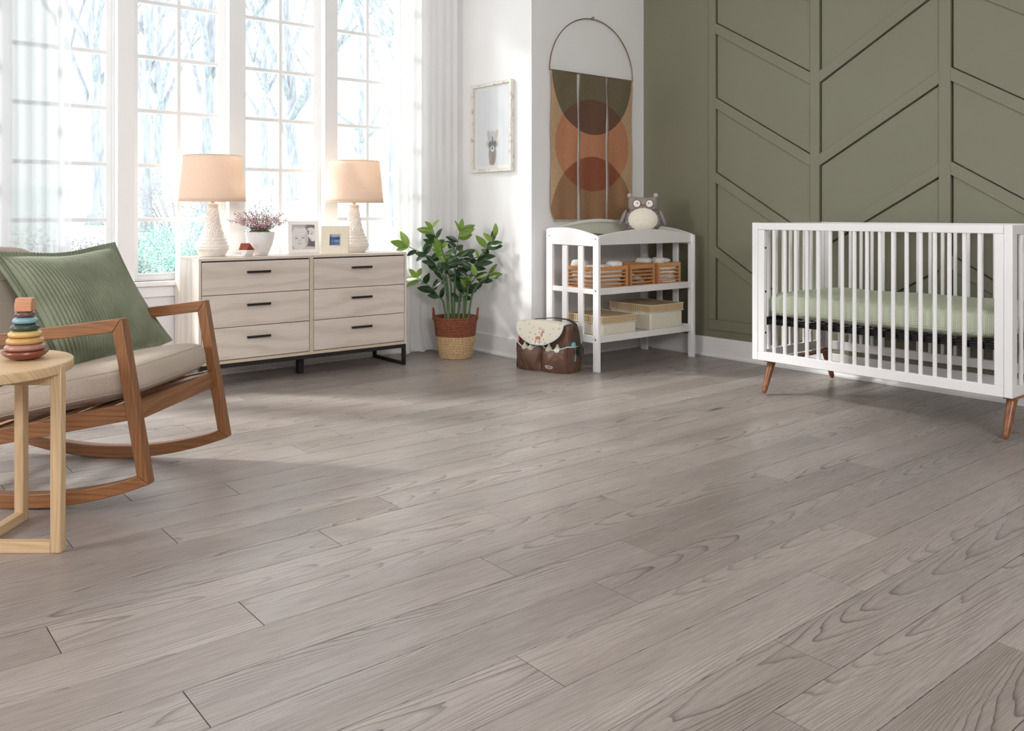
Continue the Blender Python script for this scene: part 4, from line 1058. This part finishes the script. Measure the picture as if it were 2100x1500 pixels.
for pts, dd, leaves, nb in stems:
    P3 = [pw(x, y, dd*(i/(len(pts)-1))*1.6-dd*.2) for i, (x, y) in enumerate(pts)]
    P3[0].z = .255; 
    # keep the foot inside the basket
    q = Vector((P3[0].x, P3[0].y)); 
    if q.length > .1: q = q*(.1/q.length); P3[0].x, P3[0].y = q
    fine = []
    for i in range(len(P3)-1):
        p0, p1, p2, p3 = P3[max(i-1, 0)], P3[i], P3[i+1], P3[min(i+2, len(P3)-1)]
        for k in range(4):
            t_ = k/4; fine.append(.5*((2*p1)+(p2-p0)*t_+(2*p0-5*p1+4*p2-p3)*t_**2+(3*p1-p0-3*p2+p3)*t_**3))
    fine.append(P3[-1]); n = len(fine)
    MB().tube(fine, [.0085-(.0062)*i/(n-1) for i in range(n)], 8).obj('stem', stem_m, bk, smooth=True)
    for q in range(3, len(pts)*2-2):
        t_ = q/(len(pts)*2-2); k_i = min(len(pts)-2, int(t_*(len(pts)-1))); ff = t_*(len(pts)-1)-k_i
        if t_ > .8 or pts[k_i][1] > 960: continue
        bx_, by_ = pts[k_i][0]*(1-ff)+pts[k_i+1][0]*ff, pts[k_i][1]*(1-ff)+pts[k_i+1][1]*ff
        if by_ < 860: leaves = leaves+[(bx_+rn.choice((-1, 1))*rn.uniform(30, 50), by_-rn.uniform(15, 45))]
    for li, (lx_, ly_) in enumerate(leaves):
        c = pw(lx_, ly_, dd*1.1+rn.uniform(-.03, .03))
        best = min(fine, key=lambda f_: (f_-c).length+(1.0*max(0, f_.z-c.z+.022)))
        dirv = c-best
        if dirv.length < .035: dirv = dirv.normalized()*.035 if dirv.length > 1e-4 else Vector((.03, 0, .02))
        dirv += Vector((rn.uniform(-.01, .01), rn.uniform(-.012, .012), 0))
        L = min(.13, max(.098, dirv.length*2)); base = best if (best-c).length*2 < .13 else c-dirv.normalized()*L/2
        tipx = PC.x+base.x+dirv.normalized().x*L; over = max(tipx, PC.x+base.x)-3.925
        if over > 0: dirv.x -= over+.01; base.x = min(base.x, 3.925-PC.x)
        X = dirv.normalized(); view = (Vector((-.6, -.77, .25))+Vector((rn.uniform(-.45, .45), rn.uniform(-.45, .45), rn.uniform(-.1, .5)))).normalized()
        Zv = (view-X*view.dot(X)).normalized(); Yv = Zv.cross(X)
        o = link('leaf', lml if li < nb else lmd, bk)
        M = Matrix((X, Yv, Zv)).transposed().to_4x4(); M = Matrix.Translation(base) @ M @ Matrix.Diagonal((L, L*1.0, L, 1)); o.matrix_local = M

# ================================================================= DIAPER BAG
bx = Vector((.297, -.955, 0)); yawb = math.atan2(-.955, .297)
bag = thing('diaper_bag', 'brown diaper bag with a cream animal-print flap on the floor by the changing table', 'bag', (3.716, 4.52, 0), yawb)
nylon = NT('brown_nylon'); nn = nylon.noise(nylon.vmul(nylon.coord(), (9, 9, 4)), 1, 2, dist=1.2); nylon.bump(nn, .9, .03)
nylon = nylon.set(Base_Color=nylon.mix(nylon.mr(nn, .3, .7), srgb(88, 62, 50), srgb(112, 82, 66)), Roughness=.42)
trim_b = plain('pale_blue_trim', srgb(206, 222, 226), .6, .02)
strap_m = plain('dark_brown_strap', srgb(66, 50, 40), .7, .1, 30, .4, 300)
lining = plain('dark_lining', srgb(52, 36, 30), .8)
BWd, BD = .44, .20
def bagbody(u, v):
    a = 2*PI*u; sg = lambda q, e: math.copysign(abs(q)**e, q)
    z = .305*v; k = 1-.10*v+.05*math.sin(PI*min(1, v*1.6))
    x = BWd/2-.01+sg(math.cos(a), .45)*(BWd/2-.004)*k; y = BD/2+.012*v+sg(math.sin(a), .45)*(BD/2-.02)*(1-.05*v)
    n = .004*mnoise.noise(Vector((x*20, y*20, z*20))); return (x+n, y+n, max(0.002, z))
m = MB().grid(bagbody, 64, 16, cu=True); m.f.append(tuple(range(63, -1, -1))); m.mi.append(0); m.f.append(tuple(16*64+i for i in range(64))); m.mi.append(0)
m.obj('body', nylon, bag, smooth=True, angle=60)
def pocket(x0, x1, yf, h, bulge, dip, name='front_pocket'):
    def fn(u, v):
        x = x0+(x1-x0)*u; e = math.sin(PI*u)**.6 if 0 < u < 1 else 0
        zt = h-dip*math.sin(PI*u)
        z = zt*v
        y = yf-bulge*e*(.55+.45*math.sin(PI*min(1, v*.8+.1)))
        y += .006*mnoise.noise(Vector((x*22, z*14, 3)))+.010*math.sin(x*60+z*30)*v*(1-v)*e
        return (x, y, max(.003, z))
    o = MB().sheet(fn, 22, 12, .004).obj(name, nylon, bag, smooth=True)
    MB().tube([Vector(fn(i/22, 1)) for i in range(23)], .0042, 6).obj('pocket_trim', trim_b, o, smooth=True)
    return fn
f1 = pocket(.012, .205, .022, .180, .056, .030); f2_ = pocket(.205, .405, .022, .175, .058, .026)
def spocket(xs, sgn):
    def fn(u, v):
        y = .018+(BD-.03)*u; e = math.sin(PI*u)**.6 if 0 < u < 1 else 0
        x = xs+sgn*.028*e*(.6+.4*v); z = (.175+.02*(u if sgn > 0 else (1-u))-.012*math.sin(PI*u))*v
        x += .004*mnoise.noise(Vector((y*30, z*20, 7)))
        return (x, y, max(.003, z)) if sgn > 0 else (x, BD-.012-(y-.018)+.0, max(.003, z))
    o = MB().sheet(fn, 14, 10, .004).obj('side_pocket', nylon, bag, smooth=True)
    MB().tube([Vector(fn(i/14, 1)) for i in range(15)], .0042, 6).obj('pocket_trim', trim_b, o, smooth=True)
spocket(BWd-.030, 1); spocket(.006, -1)
shp = []
rb = random.Random(4)
for i in range(46):
    cx, cz = rb.uniform(.03, .37), rb.uniform(.13, .33); s_ = rb.choice((.003, .004, .007, .009)); cc = rb.choice((srgb(150, 112, 88), srgb(196, 150, 110), srgb(180, 60, 50), srgb(160, 170, 110), srgb(206, 172, 150), srgb(120, 96, 80)))
    shp.append(([(cx, cz, s_, s_*.8, .3)], cc))
    if s_ > .006: shp.append(([(cx, cz, s_*.7, s_*.5, .3)], srgb(236, 228, 208)))
# small fawn
fw = srgb(184, 140, 108)
shp += [([(.205-.02*0+dx, .225+dz_, rx, rz_, .25)], fw) for dx, dz_, rx, rz_ in ((0, 0, .022, .011), (.023, .022, .008, .014), (.030, .040, .010, .007), (-.015, -.022, .0035, .020), (.014, -.022, .0035, .020), (.024, .052, .0025, .009), (.034, .052, .0025, .009))]
flap_m = prints('animal_print', srgb(234, 228, 212), shp, ax='xz', rough=.8)
def flap(u, v):
    x0, x1 = .022-.012*math.sin(PI*v), .372+.0*v
    r = max(0, v-.45)/.55; sh_ = .105*r**3+.02*r
    x = x0+sh_+(x1-x0-2*sh_)*u
    # path: over the top then down the front
    L = .05+.215*v
    if L < .13: y = .150-L*1.0+0.0; z = .318+.012*math.sin(PI*u)*(1)-.10*max(0, (L-.09))
    else:
        q = L-.13; y = .020-.35*q+.0; z = .314-q*.98-.012*math.sin(PI*u)*q*6+.010*math.sin(PI*u)
    y -= .012*math.sin(PI*u)
    return (x, y, z)
fo = MB().sheet(flap, 30, 26, .008).obj('flap', flap_m, bag, smooth=True, angle=60)
rimp = [flap(0, i/26) for i in range(27)]+[flap(i/30, 1) for i in range(1, 31)]+[flap(1, 1-i/26) for i in range(1, 27)]
MB().tube([Vector(p_)+Vector((0, -.002, 0)) for p_ in rimp], .0042, 6).obj('flap_trim', trim_b, fo, smooth=True)
def ribbon(pts, w, th, name, mat, wdir):
    m = MB(); P_ = [Vector(p_) for p_ in pts]; wd = Vector(wdir).normalized()
    def fn(u, v):
        k = v*(len(P_)-1); i = min(int(k), len(P_)-2); return P_[i].lerp(P_[i+1], k-i)+wd*(u-.5)*w
    return m.sheet(fn, 2, len(P_)*3, th).obj(name, mat, bag, smooth=True)
ribbon([(-.005, .12, .255), (.05, .165, .322), (.2, .19, .338), (.33, .17, .335), (.40, .13, .315), (.435, .10, .26), (.455, .08, .20), (.46, .10, .165)], .036, .004, 'strap', strap_m, (.1, 1, 0))
MB().box(.448, .475, .06, .115, .12, .165).obj('buckle', black_b, bag, bevel=.004)
# oval logo with lettering on the right front pocket
def on_pocket(u, v, off): p_ = Vector(f2_(u, v)); return p_+Vector((0, -off, 0))
lg_c = on_pocket(.42, .26, .0055)
om = MB(); n = 28
vs = [on_pocket(.42+.155*math.cos(2*PI*i/n), .26+.085*math.sin(2*PI*i/n), .0055) for i in range(n)]+[on_pocket(.42+.13*math.cos(2*PI*i/n), .26+.062*math.sin(2*PI*i/n), .0058) for i in range(n)]
om.add(vs, [(i, (i+1) % n, n+(i+1) % n, n+i) for i in range(n)]); om.obj('logo', plain('logo_white', srgb(232, 232, 228), .5, .01), bag)
tc = bpy.data.curves.new('lettering', 'FONT'); tc.body = 'GRACO'; tc.size = .0125; tc.align_x = 'CENTER'; tc.align_y = 'CENTER'; tc.extrude = .0004
tc.materials.append(bpy.data.materials['logo_white'])
tmp = bpy.data.objects.new('lettering_curve', tc); tme = bpy.data.meshes.new_from_object(tmp); bpy.data.objects.remove(tmp)
to = bpy.data.objects.new('lettering', tme); scn.collection.objects.link(to); to.parent = bpy.data.objects['logo']
to.location = (lg_c.x+.006, lg_c.y-.0025, lg_c.z); to.rotation_euler = (PI/2+.12, 0, 0)
MB().tube([(.388, .008, .004+.02*i) for i in range(10)], .002, 6).obj('seam', lining, bag)
milky = NT('bottle_plastic'); milky = milky.set(Base_Color=srgb(226, 226, 200), Roughness=.35, Transmission_Weight=.25)
bot_w = plain('bottle_ring_white', srgb(240, 240, 236), .35, .01)
Mb = Matrix.Translation(Vector((3.716, 4.52, 0))) @ Matrix.Rotation(yawb, 4, 'Z')
def bottle(x, label, ring, lean):
    c = Mb @ Vector((x, .000, .062))
    t = thing('baby_bottle', label, 'bottle', c, 0, 'baby bottles in the bag pockets')
    t.rotation_euler = (lean, 0, yawb)
    MB().lathe([(.0005, .045), (.02, .045), (.022, .05), (.022, .07), (.020, .077), (.0005, .078)], 20).obj('body', milky, t, smooth=True)
    MB().lathe([(.0235, .076), (.025, .079), (.025, .094), (.022, .098), (.0005, .0985)], 24).obj('ring', ring, t, smooth=True)
    MB().lathe([(.0205, .098), (.018, .104), (.0115, .110), (.0085, .116), (.0080, .124), (.004, .1275), (.0005, .128)], 20).obj('teat_cap', milky, t, smooth=True)
bottle(.085, 'leftmost capped baby bottle in the left front pocket of the bag', milky, .0)
bottle(.135, 'capped baby bottle in the left front pocket, nearer the middle of the bag', milky, .0)
bottle(.272, 'capped baby bottle at the left of the right front pocket of the bag', milky, .0)
bottle(.338, 'baby bottle with a bright white ring at the right of the right front pocket', bot_w, .0)
rd = thing('squeeze_tube', 'red tube sticking out of the left side pocket of the bag', 'tube', Mb @ Vector((-.012, .085, .115))); rd.rotation_euler = (0, 0, yawb)
MB().lathe([(.0005, 0), (.011, .0), (.0115, .04), (.011, .085), (.007, .105), (.003, .115), (.0005, .116)], 16).obj('body', plain('red_plastic', srgb(196, 40, 44), .35), rd, smooth=True)
tl_ = thing('sippy_cup', 'teal cup in the right side pocket of the bag', 'cup', Mb @ Vector((.418, .075, .075))); tl_.rotation_euler = (0, 0, yawb)
MB().lathe([(.0005, 0), (.016, .0), (.019, .04), (.019, .09), (.02, .105), (.014, .122), (.006, .128), (.0005, .129)], 20).obj('body', plain('teal_plastic', srgb(110, 172, 172), .4), tl_, smooth=True)

# ================================================================= ROCKING CHAIR
teak = wood('teak', srgb(156, 108, 68), srgb(112, 72, 42), 'x', .42, k=60, warp=2, fine=.7, tone=.05, bump=.12)
teak_y = wood('teak_cross', srgb(156, 108, 68), srgb(112, 72, 42), 'y', .42, k=60, warp=2, fine=.7, tone=.05, bump=.12)
teak_z = wood('teak_upright', srgb(156, 108, 68), srgb(112, 72, 42), 'z', .42, k=60, warp=2, fine=.7, tone=.05, bump=.12)
beige = NT('oatmeal_linen'); bv = beige.coord(); b1 = beige.noise(beige.vmul(bv, (1, 1, .2)), 700, 2); b2 = beige.noise(beige.vmul(bv, (.2, 1, 1)), 700, 2)
bh_ = beige.math('MULTIPLY', beige.math('ADD', b1, b2), .5); beige.bump(bh_, .35, .001)
beige = beige.set(Base_Color=beige.mix(beige.mr(bh_, .35, .65), srgb(170, 156, 142), srgb(198, 186, 172)), Roughness=.9)
rk = thing('rocking_chair', 'wooden rocking armchair with beige cushions, at the left by the window', 'armchair', (.757, 3.726, 0), -PI/4)
Rr = 1.39
def zc(x): return x*x/(2*Rr)
for y0 in (-.32, .32):
    y1 = y0+.044
    # rocker
    out = []; inn = []
    for i in range(31):
        x = -.60+(.535+.60)*i/30; out.append((x, zc(x)+.0005)); xi = -.56+(.490+.56)*i/30; inn.append((xi, zc(xi)*.86+.053))
    # mitred front
    pts = out+[(.490, .132)]+[p_ for p_ in reversed(inn[:-1])]
    MB().prism(pts, y0, y1, 'y').obj('rocker', teak, rk, bevel=.003)
    MB().prism([(.5353, .1045), (.4345, .684), (.4015, .635), (.4905, .1325)], y0, y1, 'y').obj('front_leg', teak_z, rk, bevel=.003)
    MB().prism([(.434, .684), (-.46, .568), (-.43, .526), (.401, .635)], y0, y1, 'y').obj('armrest', teak, rk, bevel=.003)
    MB().prism([(-.461, .566), (-.601, .131), (-.556, .15), (-.431, .525)], y0, y1, 'y').obj('rear_leg', teak_z, rk, bevel=.003)
    MB().prism([(.447, .383), (-.50, .184), (-.515, .128), (.456, .325)], y0+.006, y1-.006, 'y').obj('seat_rail', teak, rk, bevel=.002)
MB().prism([(.447, .381), (.455, .318), (.479, .318), (.469, .381)], -.276, .32, 'y').obj('front_rail', teak_y, rk, bevel=.003)
MB().prism([(-.44, .2), (-.43, .15), (-.41, .15), (-.42, .2)], -.276, .32, 'y').obj('rear_rail', teak, rk, bevel=.003)
tilt = math.atan(.21)
for i in range(6):
    x = .40-.15*i; z = .372-(.447-x)*.21
    MB().box(-.03, .03, -.276, .32, -.008, .004).obj('support_slat', teak_y, rk, loc=(x, 0, z), rot=(0, -tilt, 0))
def cushion(name, lx, ly, lz, loc, rot, seed, e=.24):
    off = Vector((seed*3.1, 0, 0))
    def fn(u, v):
        a = 2*PI*u; b = PI*(v-.5); sg = lambda q, ee: math.copysign(abs(q)**ee, q)
        cb_ = sg(math.cos(b), .42); x = cb_*sg(math.cos(a), e); y = cb_*sg(math.sin(a), e); z = sg(math.sin(b), .62)
        dome = 1+.16*(1-x*x)*(1-y*y); n = .012*mnoise.noise(Vector((x*1.5, y*1.5, z))+off)
        return (x*lx/2*(1+n), y*ly/2*(1+n), z*lz/2*dome*.93+n*.3)
    o = MB().grid(fn, 96, 24, cu=True).obj(name, beige, rk, smooth=True, angle=None); o.location = loc; o.rotation_euler = rot
    m = MB()
    for zz in (-.27, .27):
        pts = []
        for i in range(72):
            a = 2*PI*i/72; sg = lambda q, ee: math.copysign(abs(q)**ee, q); vv_ = .5+(.13 if zz > 0 else -.13)
            pts.append(Vector(fn(i/72, vv_))*1.0)
        m.tube(pts, .0022, 5, closed=True)
    m.obj('seam', beige, o, smooth=True)
    return o
sc_c = (.145, .022, .0); 
cx_, cz_ = .150, .372-(.447-.155)*.21+.012+.078
cushion('seat_cushion', .66, .585, .150, (cx_, .022, cz_), (0, -tilt, 0), 1)
# back: leaning frame and cushion
bl = math.radians(17)
cushion('back_cushion', .12, .55, .56, (-.235, .022, .635), (0, -bl, 0), 2, e=.2)
for y0 in (-.262, .262): MB().beam((-.20, y0+.02, .235), (-.37, y0+.02, .84), .03, .045, (0, 1, 0)).obj('back_post', teak_z, rk, bevel=.003)
MB().beam((-.36, -.26, .82), (-.36, .30, .82), .022, .06).obj('back_rail', teak, rk, bevel=.003)
# green corduroy pillow
cord = NT('green_corduroy'); cn = cord.noise(cord.coord(), 7, 3); c_u = cord.sep(cord.uv()) if False else None
cord.bump(cord.noise(cord.coord(), 350, 2), .35, .001)
cord = cord.set(Base_Color=cord.mix(cord.mr(cn, .3, .7), srgb(112, 120, 97), srgb(138, 146, 122)), Roughness=.9, Sheen_Weight=.35)
def cp(u, D, z): p_ = Rv*u+Fv*D; return Vector((p_.x, p_.y, z))
TL, TR, BR, BL = cp(-2.01, 3.28, .905), cp(-1.735, 3.74, .925), cp(-1.50, 3.78, .492), cp(-1.72, 3.24, .445)
nrm = ((TR-TL).cross(BL-TL)).normalized()
if nrm.dot(Vector((-.63, -.77, 0))) < 0: nrm = -nrm
cen = (TL+TR+BR+BL)/4
NR = 40; NU = NR*6; NVv = 44
def pil(u, v, s_):
    # pinched square: sides bow inwards
    uu = u*2-1; vv2 = v*2-1
    bow = .075; bb = bow*1.3 if vv2 < 0 else -.03
    a = .5+.5*uu*(1-bow*(1-vv2*vv2)); b = .5+.5*vv2*(1-bb*(1-uu*uu))
    p_ = (TL*(1-a)+TR*a)*(1-b)+(BL*(1-a)+BR*a)*b
    fl = .90
    ru, rv = min(1, abs(uu)/fl), min(1, abs(vv2)/fl)
    puff = .105*((1-ru**2.4)*(1-rv**2.4))**.55 if ru < 1 and rv < 1 else 0
    rib = .0058*abs(math.sin(PI*u*NR))**.8
    edge = .004
    return p_+nrm*s_*(puff*(1 if s_ > 0 else .55)+edge+rib)+Vector((0, 0, .004*math.sin(u*9+v*4)))
m = MB()
for s_ in (1, -1):
    m.grid(lambda u, v, s_=s_: tuple(pil(u, v, s_)-cen), NU, NVv)
w_ = NU+1; k0 = (NVv+1)*w_
rim = [i for i in range(NU)]+[j*w_+NU for j in range(NVv)]+[NVv*w_+i for i in range(NU, 0, -1)]+[j*w_ for j in range(NVv, 0, -1)]
for i in range(len(rim)): a, b = rim[i], rim[(i+1) % len(rim)]; m.f.append((a, b, b+k0, a+k0)); m.mi.append(0)
po = m.obj('throw_pillow', cord, smooth=True, angle=70); po.location = cen
tag(po, 'sage green corduroy throw pillow leaning on the rocking chair', 'pillow')

# ================================================================= SIDE TABLE
pine = wood('pine', srgb(222, 194, 156), srgb(196, 164, 122), 'x', .45, k=50, warp=2.5, fine=.6, tone=.05, bump=.1)
pine_z = wood('pine_upright', srgb(222, 194, 156), srgb(196, 164, 122), 'z', .45, k=50, warp=2.5, fine=.6, tone=.05, bump=.1)
tcw = cp(-1.68, 2.665, 0); TZ = .587
st = thing('side_table', 'round pale pine side table with a square-bar base, at the left edge', 'side table', tcw, yaw_cam)
tr_ = .282
MB().lathe([(.0005, TZ-.030), (tr_-.001, TZ-.030), (tr_, TZ-.028), (tr_, TZ-.003), (tr_-.003, TZ), (.0005, TZ)], 96).obj('tabletop', pine, st, smooth=True, angle=40)
lw = .032; lo = .282
for k in range(4):
    a = PI/2*k; M_ = Matrix.Rotation(a, 3, 'Z')
    o = MB().box(lo-lw, lo+.002, -lw/2, lw/2, 0, TZ-.008).obj('leg', pine_z, st, bevel=.003, rot=(0, 0, a))
for (a0, a1, rz_) in ((-lo+lw, lo-lw, 0), (-lo+lw, -lw/2-.0005, PI/2), (lw/2+.0005, lo-lw, PI/2)):
    MB().box(a0, a1, -lw/2, lw/2, .0, .034).obj('foot_bar', pine, st, bevel=.002, rot=(0, 0, rz_))
    MB().box(a0, a1, -lw/2, lw/2, TZ-.066, TZ-.030).obj('cross_bar', pine, st, bevel=.002, rot=(0, 0, rz_))

# stacking toy
tw = cp(-1.555, 2.735, TZ)
toy = thing('stacking_toy', 'wooden stacking ring toy with a house-shaped top on the side table', 'toy', tw, yaw_cam-.25)
def gloss(n, c): return plain(n, c, .3, .03, 10)
MB().lathe([(.0005, 0), (.022, 0), (.045, .006), (.060, .015), (.067, .024), (.066, .028), (.06, .030), (.0005, .030)], 48).obj('rocking_base', gloss('rust_lacquer', srgb(136, 78, 62)), toy, smooth=True)
rings = [(.030, .0595, .0105, srgb(174, 128, 114), 'dusty pink ring'), (.0505, .0545, .0105, srgb(200, 158, 98), 'mustard ring'), (.0715, .049, .0105, srgb(210, 180, 116), 'yellow ring'), (.0925, .0425, .0105, srgb(62, 78, 68), 'dark green ring'), (.1135, .0365, .0108, srgb(134, 172, 184), 'light blue ring'), (.135, .0305, .0100, srgb(112, 84, 78), 'brown ring')]
for z, R_, r_, c, lb in rings:
    pr = [(R_-r_*1.4+r_*1.4*math.cos(q)*1.0, z+r_+r_*math.sin(q)) for q in [-PI/2+PI*i/14 for i in range(15)]]
    o = MB().lathe([(.006, z)]+pr+[(.006, z+2*r_)], 40).obj('ring', gloss(lb.replace(' ', '_'), c), toy, smooth=True, angle=60); o['label'] = lb
MB().prism([(-.027, .155), (.027, .155), (.027, .180), (.013, .197), (-.013, .197), (-.027, .180)], -.024, .024, 'x').obj('house_block', wood('beech_pink', srgb(206, 150, 118), srgb(186, 128, 98), 'x', .4, k=50, bump=.05), toy, bevel=.0015, rot=(0, 0, .5))
MB().tube([(0, 0, .01), (0, 0, .16)], .005, 10).obj('peg', pine_z, toy)
